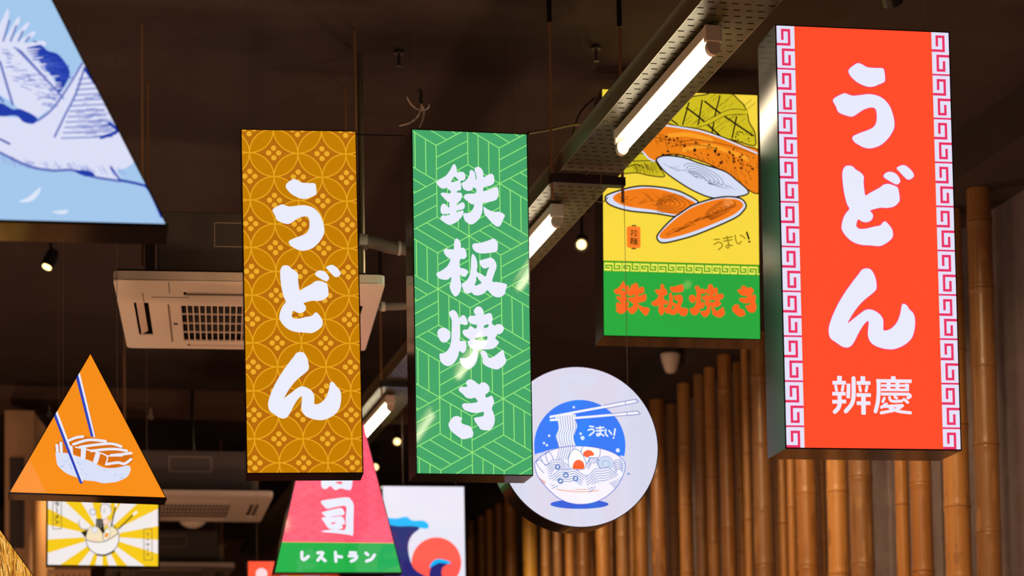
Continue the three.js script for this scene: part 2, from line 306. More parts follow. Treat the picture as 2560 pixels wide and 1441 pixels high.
// ---- red sign
{
  const F = new Face([2.3354, 3.2016, -5.7379, -0.06, 0.0006, 0.5066, 1.2]);
  F.fill('rgb(255,78,44)');
  const x = F.x;
  const bw = 43.5 / 430 * F.W, unit = F.H / 9.44;     // key-fret borders
  for (const x0 of [0, F.W - bw]) {
    x.fillStyle = 'rgb(228,226,250)'; x.fillRect(x0, 0, bw, F.H);
    x.strokeStyle = 'rgb(232,52,98)'; x.lineJoin = 'miter'; x.lineCap = 'butt';
    const sx = bw / 220, sy = unit / 640;
    for (let k = 0; k < 10; k++) {
      const P = (pts, lw) => { x.lineWidth = lw * sx; x.beginPath(); pts.forEach(([px, py], i) => x[i ? 'lineTo' : 'moveTo'](x0 + px * sx, k * unit + py * sy)); x.stroke(); };
      P([[68, 205], [68, 62], [152, 62], [152, 268], [0, 268]], 31);
      P([[220, 346], [72, 346], [72, 556], [152, 556], [152, 420]], 31);
      P([[0, 622], [220, 622]], 21);
    }
    x.lineJoin = x.lineCap = 'round';
  }
  for (const g of ['u', 'do', 'n']) glyph(F, g, WHITE, null, ['rgb(250,70,110)', 5]);
  F.zoom(2070, 930, 11.636);
  const w = 'rgb(238,234,254)';
  F.hard(w, 140, [[335, 120], [335, 330]], [[1015, 130], [1015, 330]], [[1900, 130], [1900, 240]])
    .hard(w, 110, [[130, 320], [525, 320]], [[125, 640], [515, 640]], [[125, 875], [530, 865]], [[835, 328], [1235, 328]], [[830, 675], [1250, 682]], [[835, 915], [1235, 915]])
    .line(w, 88, [[225, 420], [250, 540]], [[440, 420], [415, 540]], [[920, 430], [945, 555]], [[1135, 430], [1110, 555]])
    .line(w, 125, [[330, 660], [345, 860], [310, 1040], [200, 1165]], [[745, 190], [745, 700], [690, 940], [520, 1150]])
    .hard(w, 112, [[600, 345], [590, 770]]).hard(w, 138, [[1032, 680], [1036, 1250]])
    .hard(w, 105, [[1405, 265], [2435, 278]]).line(w, 120, [[1472, 300], [1472, 620], [1450, 880], [1385, 1150]])
    .hard(w, 78, [[1540, 402], [2360, 405]], [[1540, 525], [2360, 530]]).hard(w, 118, [[1762, 300], [1762, 560]], [[2022, 300], [2022, 560]], [[2300, 350], [2300, 560]])
    .hard(w, 92, [[1540, 648], [2360, 655]]).line(w, 100, [[2340, 660], [2395, 705], [2330, 760]])
    .line(w, 86, [[1640, 770], [1595, 870]], [[1790, 750], [1830, 840], [1960, 862], [2150, 850]], [[1950, 735], [2000, 765]], [[2210, 800], [2320, 890]])
    .line(w, 92, [[1700, 940], [1560, 1035]], [[1660, 1010], [2140, 985]], [[2170, 985], [1960, 1110], [1550, 1195]], [[1800, 1050], [2050, 1150], [2400, 1195]]);
  lightbox(F, 'rect', 0.18, 'tall red light box with white key-fret borders, largest of the hanging signs', [0.03, 0.865]);
}
// ---- yellow sign
{
  const F = new Face([2.5956, 3.9887, -8.3405, -0.09, -0.0113, 0.6365, 1.0]);
  F.fill('rgb(246,216,66)');
  F.zoom(1500, 640, 6.244);
  F.flat('rgb(60,150,30)', [[-200, 66], [2800, 150], [2800, 1700], [-200, 1700]]);
  F.flat('rgb(44,166,62)', [[-200, 235], [2800, 320], [2800, 1700], [-200, 1700]]);
  // key-fret band
  const base = (px, py) => [65 + px, 100 + py + (65 + px) * 0.0275];
  for (let k = -1; k < 10; k++) {
    const o = k * 281.5, P = (pts) => pts.map(([a, b]) => base(a + o, b));
    F.flat('rgb(226,232,86)', P([[0, 0], [272, 0], [272, 131], [0, 131]]));
    F.hard('rgb(70,150,24)', 19, P([[88, 84], [28, 84], [28, 44], [120, 44], [120, 133]]), P([[160, -2], [160, 96], [240, 96], [240, 48], [190, 48]]));
  }
  const OR = 'rgb(255,100,34)';
  const fit = (g, x0, x1, y0, y1, X0, X1, Y0, Y1) => glyph(F, g, OR, ([u, v]) => [X0 + (u - x0) / (x1 - x0) * (X1 - X0), Y0 + (v - y0) / (y1 - y0) * (Y1 - Y0) + (u - x0) / (x1 - x0) * 2], ['rgb(150,140,40)', 2]);
  fit('tetsu', 1089.9, 1262.6, 410.5, 566.8, 1534.4, 1624.1, 703.3, 787);
  fit('pan', 1090.5, 1267.2, 596.5, 744.2, 1628.6, 1720.2, 710, 789);
  fit('yaki', 1093.2, 1265.9, 766.2, 924.4, 1722.6, 1812.3, 709.7, 792.5);
  fit('ki', 1121.1, 1237.2, 949.1, 1098.2, 1830.7, 1890.8, 714, 791);
  // vegetables drawn in ink and flat colour
  F.zoom(1500, 220, 3.602);
  const INK = 'rgb(34,24,16)', MU = 'rgb(208,190,34)', OG = 'rgb(236,128,24)', WH = 'rgb(214,222,246)';
  const leaf = [[600, 320], [680, 210], [760, 110], [850, 75], [950, 60], [1070, 20], [1190, 55], [1250, 110], [1300, 160], [1330, 240], [1345, 310], [1390, 390], [1400, 450], [1385, 520], [1200, 470], [1000, 430], [800, 360]];
  F.poly(MU, leaf).edge(INK, 10, leaf);
  for (let i = 0; i < 46; i++) { const a = rr(700, 1330), b = rr(90, 430), l = rr(30, 80); if (b > 480 - (a - 600) * 0.1 || b < 420 - (a - 600) * 0.9) continue; F.line('rgba(120,100,20,.75)', 5, [[a, b], [a + l, b - l * 0.8]]); }
  F.line(INK, 13, [[800, 135], [745, 330]], [[920, 112], [880, 360]], [[1080, 75], [1040, 230], [1010, 400]], [[1230, 260], [1190, 450]], [[620, 270], [700, 330]])
    .line(INK, 16, [[945, 122], [1100, 240], [1380, 430]], [[780, 180], [900, 270], [1080, 430]])
    .line(MU, 36, [[890, 350], [1000, 300], [1150, 225], [1320, 215]]).line(INK, 5, [[880, 355], [1000, 318], [1140, 248], [1310, 240]], [[930, 310], [1100, 220], [1200, 190], [1310, 200]]);
  for (let i = 0; i < 26; i++) F.dot(INK, [rr(1220, 1380), rr(390, 490)], rr(3, 8));
  const leaf2 = [[205, 768], [250, 690], [360, 590], [480, 650], [560, 750], [575, 800], [450, 790], [330, 765]];
  F.poly(MU, leaf2).edge(INK, 9, leaf2).line(INK, 8, [[290, 660], [460, 655]], [[240, 715], [330, 690], [400, 720]]);
  for (let i = 0; i < 26; i++) { const a = rr(260, 520); F.line('rgba(60,48,10,.8)', 4, [[a, rr(670, 700)], [a + 30, rr(730, 780)]]); }
  const pot = [[565, 325], [700, 345], [900, 372], [1100, 440], [1300, 520], [1440, 590], [1440, 930], [1320, 910], [1230, 830], [1050, 720], [900, 655], [700, 600], [560, 610], [490, 665], [430, 620], [378, 562], [440, 470]];
  F.poly(OG, pot).edge(INK, 10, pot).line(WH, 16, [[590, 338], [720, 356], [900, 388], [1090, 450], [1280, 530], [1430, 595]], [[385, 575], [440, 635], [490, 660]]);
  F.line('rgb(250,160,40)', 40, [[760, 560], [950, 520], [1130, 560], [1330, 640]], [[620, 430], [800, 420], [1000, 470]]);
  for (let i = 0; i < 120; i++) { const a = rr(480, 1420), t = (a - 480) / 940, b = rr(390 + t * 190, 560 + t * 330); F.line('rgba(110,50,8,.75)', 4, [[a, b], [a + rr(8, 24), b + rr(18, 40)]]); }
  for (let i = 0; i < 60; i++) { const t = rnd(), a = 520 + t * 880; F.dot(i % 3 ? 'rgb(96,44,12)' : INK, [a, rr(400 + t * 190, 590 + t * 260)], rr(4, 17), rr(0.6, 1), rnd() * 3); }
  F.line('rgb(120,56,10)', 6, [[470, 440], [700, 480], [900, 470], [1200, 530], [1400, 600]], [[640, 530], [820, 505], [1040, 540]]);
  const sl = [[510, 655], [540, 620], [620, 610], [760, 630], [900, 680], [1120, 750], [1230, 830], [1330, 920], [1320, 960], [1200, 985], [1020, 992], [850, 930], [700, 840], [580, 750]];
  F.poly(WH, sl).edge(INK, 13, sl);
  for (let k = 0; k < 9; k += 1.5) F.ring('rgba(80,92,126,.9)', 5, [890 + k * 6, 810 - k * 4], 30 + k * 22, 0.32, 0.42, 2.2 + k * 0.1, 6.6 + k * 0.12);
  for (let k = 0; k < 22; k++) { const t = rnd(); F.line('rgba(110,118,150,.7)', 3.5, [[560 + t * 600, 660 + t * 240 + rr(-20, 50)], [650 + t * 600, 690 + t * 250 + rr(-20, 40)]]); }
  const s1 = [[48, 985], [110, 945], [300, 892], [450, 885], [650, 912], [780, 960], [890, 1040], [760, 1110], [690, 1158], [500, 1132], [250, 1105], [85, 1050]];
  const s1b = [[118, 985], [180, 940], [320, 910], [480, 905], [640, 940], [760, 985], [860, 1045], [740, 1105], [680, 1140], [480, 1100], [260, 1070], [150, 1030]];
  F.poly(WH, s1).edge(INK, 14, s1).poly('rgb(240,124,26)', s1b);
  for (let k = 0; k < 10; k += 1.6) F.ring('rgb(120,54,10)', 5, [510 + k * 2, 1030], 40 + k * 26, 0.2 + k * 0.012, 0.06, -1.6 + k * 0.05, 1.6);
  for (let k = 0; k < 30; k++) { const t = rr(150, 780); F.line('rgba(130,60,10,.75)', 4, [[t, rr(935, 1080)], [t + rr(40, 110), rr(960, 1070)]]); }
  const s2 = [[512, 1345], [560, 1270], [650, 1180], [720, 1130], [850, 1050], [1080, 985], [1250, 990], [1315, 1050], [1290, 1110], [1200, 1180], [900, 1310], [700, 1372], [560, 1395]];
  const s2b = [[535, 1335], [580, 1270], [720, 1150], [860, 1065], [1080, 1000], [1230, 1005], [1290, 1050], [1260, 1100], [1160, 1165], [880, 1280], [690, 1340], [580, 1360]];
  F.poly(WH, s2).edge(INK, 14, s2).poly('rgb(240,124,26)', s2b);
  for (let k = 0; k < 10; k += 1.6) F.ring('rgb(120,54,10)', 5, [950 + k * 3, 1150 - k * 2], 40 + k * 24, 0.24, -0.42, -1.6 + k * 0.05, 1.6);
  for (let k = 0; k < 34; k++) { const t = rnd(), a = 570 + t * 600, b = 1330 - t * 250; F.line('rgba(120,54,10,.8)', 4, [[a, b + rr(-30, 20)], [a + rr(60, 130), b - rr(30, 60)]]); }
  // small lantern with two characters, and the handwritten line
  F.zoom(1540, 540, 7.111);
  const [lx, ly] = F.q([190, 182]), [lx2, ly2] = F.q([437, 575]); F.x.fillStyle = 'rgb(250,128,40)'; F.x.beginPath(); F.x.roundRect(lx, ly, lx2 - lx, ly2 - ly, 46 * F.pk / 7.111); F.x.fill();
  F.hard(INK, 20, [[280, 172], [360, 174]], [[275, 582], [358, 584]]);
  F.line('rgb(70,36,12)', 11, [[258, 268], [312, 262]], [[286, 240], [286, 346], [268, 340]], [[256, 325], [314, 302]], [[345, 238], [347, 258]], [[320, 272], [378, 268]], [[332, 290], [340, 340]], [[366, 286], [356, 340]], [[314, 358], [382, 356]],
    [[256, 402], [310, 402]], [[282, 388], [282, 438]], [[260, 420], [306, 420]], [[254, 440], [312, 440]], [[276, 442], [256, 482]], [[268, 458], [300, 458], [262, 496]], [[268, 470], [312, 502], [382, 506]],
    [[320, 404], [380, 404]], [[346, 406], [340, 426]], [[322, 428], [376, 428]], [[376, 428], [376, 488]], [[322, 428], [322, 488]], [[322, 488], [376, 488]], [[340, 428], [340, 488]], [[358, 428], [358, 488]], [[340, 448], [358, 448]], [[340, 468], [358, 468]]);
  const OL = 'rgb(132,112,16)';
  F.line(OL, 19, [[1745, 422], [1840, 416]], [[1740, 512], [1830, 468], [1886, 500], [1880, 552], [1820, 602]], [[1905, 405], [2065, 372]], [[1915, 452], [2065, 424]], [[1970, 362], [1996, 460], [2012, 540], [1988, 572], [1956, 548], [1988, 518], [2072, 530]], [[2116, 342], [2140, 460], [2186, 500], [2226, 452]], [[2210, 346], [2260, 366], [2296, 406]]);
  F.line('rgb(40,28,10)', 32, [[2326, 296], [2362, 408]]).dot('rgb(40,28,10)', [2372, 460], 19);
  lightbox(F, 'rect', 0.18, 'yellow and green light box printed with sliced root vegetables', [0.12, 0.88]);
}
// ---- round sign
{
  const F = new Face([2.0243, 2.9481, -7.8319, -0.04, -0.0009, 0.597, 0.597], 1400);
  F.fill('rgb(212,215,236)');
  F.zoom(1320, 980, 4.65);
  const BL = 'rgb(0,122,248)', LN = 'rgb(70,118,190)', W2 = 'rgb(238,242,255)';
  const sky = Array.from({ length: 48 }, (_, i) => [602 + 530 * Math.cos(i / 24 * Math.PI), 628 + 532 * Math.sin(i / 24 * Math.PI)]);
  F.poly(BL, sky);
  F.poly('rgb(212,215,236)', [[60, 790], [180, 700], [420, 640], [620, 632], [860, 665], [1030, 740], [1140, 800], [1200, 1300], [0, 1300]]);
  F.poly('rgb(4,96,218)', Array.from({ length: 24 }, (_, i) => [598 + 338 * Math.cos(i / 12 * Math.PI), 1308 + 54 * Math.sin(i / 12 * Math.PI)]));
  const bowl = [[78, 850], [110, 790], [250, 690], [420, 642], [620, 632], [840, 660], [1010, 720], [1110, 800], [1132, 870], [1105, 970], [1050, 1080], [960, 1180], [860, 1250], [740, 1295], [600, 1310], [470, 1290], [360, 1240], [250, 1150], [170, 1060], [105, 960]];
  F.poly('rgb(240,242,253)', bowl).edge('rgb(70,110,215)', 8, bowl);
  for (const [k, dy] of [[0, 0], [1, 26], [2, 52]]) F.line('rgb(226,140,106)', 8, [[120 + k * 20, 990 + dy], [300, 1078 + dy * 0.9], [600, 1112 + dy], [880, 1080 + dy], [1092 - k * 18, 985 + dy]]);
  // noodles lifted by the chopsticks
  const nd = [[330, 285], [540, 262], [548, 320], [570, 400], [545, 480], [530, 540], [560, 650], [540, 780], [330, 790], [360, 700], [352, 620], [325, 520], [352, 430], [345, 350]];
  F.poly(W2, nd);
  for (let k = 0; k < 8; k++) { const d = k * 28; F.line(LN, 6, [[345 + d, 290 - d * 0.1], [350 + d, 350], [358 + d, 420], [335 + d, 500], [338 + d, 560], [362 + d * 0.95, 640], [350 + d * 0.9, 730], [330 + d * 0.9, 790]]); }
  F.line(W2, 28, [[262, 292], [700, 210], [1240, 112]], [[265, 330], [345, 325]], [[548, 306], [900, 276], [1270, 244]]);
  F.line('rgb(100,120,190)', 7, [[880, 158], [1225, 92], [1262, 100], [1258, 128], [900, 196]], [[960, 258], [1250, 226], [1285, 236], [1280, 264], [1000, 286]], [[1130, 112], [1134, 146]], [[1150, 238], [1154, 272]]);
  // toppings, inside the bowl's outline
  F.x.save(); F.x.beginPath(); F.trace(bowl, true); F.x.clip();
  for (const q of [[[130, 720], [180, 690], [250, 820], [190, 840]], [[205, 730], [255, 710], [300, 810], [240, 830]], [[100, 830], [150, 800], [250, 930], [190, 950]]]) F.flat(W2, q).edge(LN, 7, q);
  const hill = (x0, x1, y, h) => Array.from({ length: 9 }, (_, i) => [x0 + (x1 - x0) * i / 8, y - h * Math.sin(Math.PI * i / 8) + 12 * Math.sin(i * 2.1)]);
  const mound = (x0, x1, y, h, n, step) => { F.poly(W2, [...hill(x0, x1, y, h), [x1, y + 130], [x0, y + 130]]); for (let k = 0; k < n; k++) F.line(LN, 6.5, hill(x0 + k * step * 0.3, x1 - k * step * 0.1, y + k * step, h)); };
  mound(680, 850, 830, 80, 5, 26); mound(980, 1120, 850, 60, 5, 26); mound(210, 480, 860, 70, 5, 26);
  const e1 = [[760, 560], [810, 590], [838, 680], [825, 760], [760, 770], [690, 760], [620, 720], [640, 640], [700, 580]]; F.poly('rgb(250,250,250)', e1).edge(LN, 7, e1); F.poly('rgb(250,92,26)', [[640, 722], [665, 690], [705, 678], [745, 695], [768, 735], [720, 750], [675, 762]]);
  mound(680, 850, 845, 78, 3, 26);
  const e2 = [[545, 668], [600, 690], [650, 760], [675, 860], [640, 900], [540, 905], [480, 880], [470, 790], [500, 700]]; F.poly('rgb(250,250,250)', e2).edge(LN, 7, e2); F.poly('rgb(250,92,26)', [[522, 860], [540, 815], [585, 792], [635, 812], [655, 860], [640, 895], [530, 895]]);
  F.dot('rgb(198,220,246)', [905, 830], 92, 0.9).ring(LN, 4, [905, 830], 92, 0.9).ring(LN, 4, [905, 840], 50, 0.8);
  mound(240, 700, 990, 90, 6, 27); mound(660, 1090, 1000, 115, 7, 28);
  F.poly('rgb(240,242,253)', [[110, 950], [260, 1020], [420, 1068], [600, 1088], [800, 1070], [980, 1015], [1112, 930], [1092, 985], [880, 1080], [600, 1112], [300, 1078], [120, 990]]);
  F.x.restore(); F.edge('rgb(70,110,215)', 8, bowl);
  for (const p of [[345, 875], [440, 970], [552, 1010], [378, 1040]]) F.ring('rgb(70,128,200)', 16, p, 26);
  for (const [a, b, r] of [[532, 180, 15], [246, 512, 15], [186, 598, 15], [220, 622, 15], [612, 488, 16], [634, 538, 25], [1044, 682, 25]]) F.dot('rgb(214,232,255)', [a, b], r);
  F.dot('rgb(120,160,220)', [1170, 955], 16);
  F.line('rgb(226,240,255)', 20, [[718, 402], [762, 408]], [[700, 446], [745, 436], [768, 462], [716, 508]], [[792, 424], [880, 416]], [[796, 456], [880, 450]], [[838, 406], [840, 490], [812, 512], [800, 494], [840, 488], [880, 512]], [[905, 440], [902, 490], [926, 516]], [[942, 452], [972, 492]], [[1012, 434], [1002, 506]]).dot('rgb(226,240,255)', [995, 536], 12);
  lightbox(F, 'disc', 0.17, 'round white light box with a blue noodle bowl drawing', [0.12, 0.82]);
}
// ---- orange triangle
{
  const F = new Face([0.2409, 2.9969, -7.8729, 0.0, -0.018, 0.54, 0.5041], 1400);
  F.fill('rgb(244,142,28)');
  F.zoom(0, 860, 3.6);
  const W2 = 'rgb(230,234,252)', B = 'rgb(50,70,185)';
  F.poly('rgb(214,224,250)', [[510, 975], [620, 990], [800, 1050], [960, 1120], [1160, 1098], [1152, 1190], [1060, 1240], [1000, 1250], [930, 1256], [850, 1238], [760, 1228], [680, 1200], [600, 1168], [540, 1120], [515, 1085], [505, 1030]]);
  for (let i = 0; i < 60; i++) { const a = rr(540, 1120), b = rr(1020, 1220); if (b < 1000 + (a - 520) * 0.3 || b > 1110 + (a - 520) * 0.25) continue; F.line('rgba(130,170,225,.8)', 4, [[a, b], [a + rr(8, 22), b + rr(-8, 8)]]); }
  const top = [[495, 920], [540, 878], [640, 842], [740, 830], [900, 862], [1040, 892], [1120, 945], [1190, 1010], [1172, 1080], [1000, 1118], [850, 1062], [650, 992], [505, 972]];
  F.poly('rgb(214,112,22)', top);
  F.line(W2, 24, [[600, 880], [680, 846], [745, 836]], [[660, 905], [800, 866], [950, 878]], [[720, 930], [860, 910], [1000, 900], [1090, 925]], [[820, 965], [960, 950], [1060, 950], [1140, 965]], [[1000, 1005], [1100, 995], [1180, 985]], [[960, 1085], [1060, 1070], [1120, 1080], [1180, 1040]])
    .line(W2, 26, [[512, 915], [516, 965]], [[548, 895], [552, 970]], [[640, 930], [645, 980]]).line(W2, 44, [[752, 945], [748, 1020]], [[878, 1000], [860, 1060]]).line(W2, 12, [[680, 930], [830, 965], [960, 1010], [950, 1090]], [[960, 1010], [1100, 1010]]);
  F.flat(B, [[683, 305], [715, 250], [860, 840], [818, 836]]).flat(W2, [[702, 275], [716, 250], [858, 842], [842, 838]]);
  F.flat(B, [[486, 655], [512, 602], [752, 1240], [736, 1262], [718, 1256]]).flat(W2, [[500, 626], [514, 602], [750, 1236], [738, 1246]]);
  lightbox(F, 'tri', 0.15, 'orange triangular light box with chopsticks holding sushi', [0.33, 0.68]);
}
// ---- pale blue triangle with a bird
{
  const F = new Face([0.0039, 3.1452, -4.6156, -0.03, 0.0097, 0.585, 0.5999], 1400);
  F.fill('rgb(166,202,240)');
  F.zoom(0, 0, 2.528);
  const W2 = 'rgb(222,226,250)', B = 'rgb(34,62,172)', B2 = 'rgb(96,112,190)';
  F.poly(W2, [[-420, 760], [-200, 700], [0, 735], [130, 745], [235, 770], [330, 690], [430, 560], [530, 395], [560, 470], [620, 560], [700, 720], [780, 860], [850, 1000], [800, 1060], [740, 1080], [765, 1140], [680, 1140], [580, 1112], [460, 1075], [330, 1072], [180, 1048], [60, 1000], [-20, 960], [-250, 900], [-480, 860]]);
  F.poly(W2, [[-80, 40], [-10, 150], [45, 58], [55, 100], [25, 250], [108, 112], [122, 140], [60, 255], [168, 145], [178, 165], [105, 262], [208, 200], [218, 222], [150, 272], [270, 258], [282, 292], [160, 330], [240, 400], [310, 470], [355, 540], [370, 600], [330, 660], [240, 742], [150, 722], [80, 650], [0, 600], [-140, 500], [-200, 250]]);
  F.poly(B, [[165, 310], [220, 290], [262, 286], [300, 320], [372, 348], [440, 450], [410, 540], [372, 585], [345, 560], [350, 510], [300, 450], [250, 390], [200, 350]]);
  F.poly(B, [[0, 652], [80, 690], [130, 690], [230, 742], [212, 782], [150, 772], [100, 732], [0, 735], [-80, 700]]);
  for (let k = 0; k < 14; k++) { const y = 318 + k * 19, x0 = 185 + k * 12.5; F.poly(W2, [[x0 - 70, y - 4], [x0 + rr(30, 95), y - rr(4, 14)], [x0 - 60, y + 13]]); }
  F.poly(W2, [[520, 395], [535, 420], [470, 600], [350, 865], [240, 800], [300, 700], [420, 540]]);
  F.line(B2, 12, [[535, 425], [480, 590], [410, 730], [345, 865]], [[235, 765], [330, 690], [430, 550], [520, 400]]);
  for (let k = 0; k < 15; k++) F.line(B2, 9, [[90 + k * 18, 300 + k * 18], [140 + k * 18, 330 + k * 20], [190 + k * 15, 400 + k * 16]]);
  for (let k = 0; k < 12; k++) F.line(B2, 7, [[500 - k * 10, 500 + k * 34], [600 + k * 10, 490 + k * 34]]);
  for (let k = 0; k < 70; k++) { const t = rnd(), a = 40 + t * 300 + rr(-40, 20), b = 330 + t * 260 + rr(-20, 120); F.line('rgba(120,134,205,.8)', rr(3, 8), [[a, b], [a + rr(20, 60), b + rr(-6, 18)]]); }
  for (let k = 0; k < 60; k++) { const a = rr(430, 700), b = rr(560, 860); if (a < 720 - b * 0.35 || a > 420 + b * 0.42) continue; F.line('rgba(120,134,205,.8)', rr(3, 9), [[a, b], [a + rr(30, 80), b - rr(0, 8)]]); }
  for (let k = 0; k < 60; k++) { const a = rr(0, 760); F.line('rgba(150,162,220,.7)', rr(3, 8), [[a, 1010 + Math.min(60, a * 0.1) + rr(-30, 20)], [a + rr(15, 40), 1030 + Math.min(60, a * 0.1) + rr(-20, 24)]]); }
  for (let k = 0; k < 26; k++) { const a = rr(190, 400), b = 300 + (a - 190) * 0.6 + rr(0, 90); F.line('rgba(60,86,190,.9)', 7, [[a - 10, b], [a + rr(30, 70), b + rr(-12, 4)]]); }
  F.line(B, 20, [[540, 440], [610, 540]], [[690, 780], [740, 830], [640, 870]]);
  F.line(B2, 16, [[0, 965], [180, 1050], [330, 1078], [460, 1076], [590, 1118], [760, 1145]]);
  F.poly(B, [[470, 1080], [560, 1080], [600, 1110], [540, 1115]]);
  F.line(B, 16, [[760, 1140], [880, 1165], [940, 1200], [1020, 1370]]).line(B, 12, [[0, 880], [60, 910]], [[700, 1060], [760, 1140]]);
  for (const d of [0, 1, 2, 3, 4]) F.line(B2, 10, [[20 + d * 48, 260], [60 + d * 42, 130 + d * 34]]);
  F.line(B2, 14, [[0, 390], [50, 560], [80, 660]], [[-60, 560], [20, 640]]);
  F.poly('rgb(220,232,252)', [[120, 1275], [180, 1245], [255, 1185], [240, 1235], [190, 1275]]).poly('rgb(220,232,252)', [[330, 1340], [430, 1328], [400, 1355]]);
  lightbox(F, 'tri', 0.15, 'pale blue triangular light box with a white bird in flight', [0.35, 0.7]);
}
// ---- pink and green tall triangle
{
  const F = new Face([1.4096, 3.3003, -9.8821, -0.01, 0.0078, 0.5772, 1.2]);
  F.fill('rgb(255,100,128)');
  const x = F.x, r = 24 * F.pk;
  for (let j = 0, y = 0; y < F.H + r; j++, y += r * 0.5) for (let i = -1; i * 2 * r < F.W + r; i++) {
    const px = i * 2 * r + (j % 2 ? r : 0);
    x.fillStyle = 'rgb(255,100,128)'; x.beginPath(); x.arc(px, y + r, r, 0, 7); x.fill();
    x.strokeStyle = 'rgb(246,72,96)'; x.lineWidth = 2 * F.pk; for (const k of [1, 0.74, 0.48, 0.24]) { x.beginPath(); x.arc(px, y + r, r * k, Math.PI, 2 * Math.PI); x.stroke(); }
  }
  F.zoom(690, 1190, 5.741);
  F.flat('rgb(36,172,72)', [[-100, 950], [1900, 970], [1900, 1600], [-100, 1600]]).hard('rgb(240,170,110)', 10, [[-100, 950], [1900, 970]]);
  F.poly(WHITE, [[650, 365], [800, 335], [1020, 310], [1080, 350], [1115, 430], [1112, 640], [1105, 850], [1050, 850], [900, 830], [670, 808], [690, 788], [850, 770], [990, 770], [1000, 600], [1000, 442], [850, 452], [740, 475], [680, 430]]);
  F.poly(WHITE, [[660, 530], [750, 500], [920, 465], [970, 500], [975, 560], [850, 578], [740, 600], [690, 570]]);
  F.poly(WHITE, [[660, 605], [800, 595], [940, 585], [985, 650], [988, 700], [950, 700], [948, 760], [800, 770], [740, 740], [700, 680]], [[790, 680], [855, 668], [842, 690], [797, 694]]);
  F.poly(WHITE, [[650, 130], [670, 50], [860, -20], [1080, 30], [1078, 190], [1010, 202], [930, 182], [850, 205], [780, 152], [720, 190], [670, 182]], [[860, 92], [945, 85], [942, 118], [880, 112]]);
  F.line(WHITE, 46, [[880, -20], [880, -320]], [[700, -80], [1060, -110]], [[760, -180], [1010, -200]], [[740, -270], [1030, -290]]);
  F.line(WHITE, 46, [[372, 1100], [372, 1180], [405, 1205], [462, 1160]], [[600, 1108], [672, 1112], [600, 1215]], [[640, 1165], [705, 1222]], [[852, 1100], [860, 1230]], [[862, 1155], [940, 1168]], [[1065, 1105], [1140, 1108]], [[1050, 1152], [1155, 1155], [1130, 1205], [1080, 1228]], [[1290, 1112], [1318, 1135]], [[1300, 1228], [1370, 1198], [1412, 1140]]);
  lightbox(F, 'tri', 0.1, 'tall narrow triangular light box, pink scales above a green foot', [0.46, 0.54]);
}
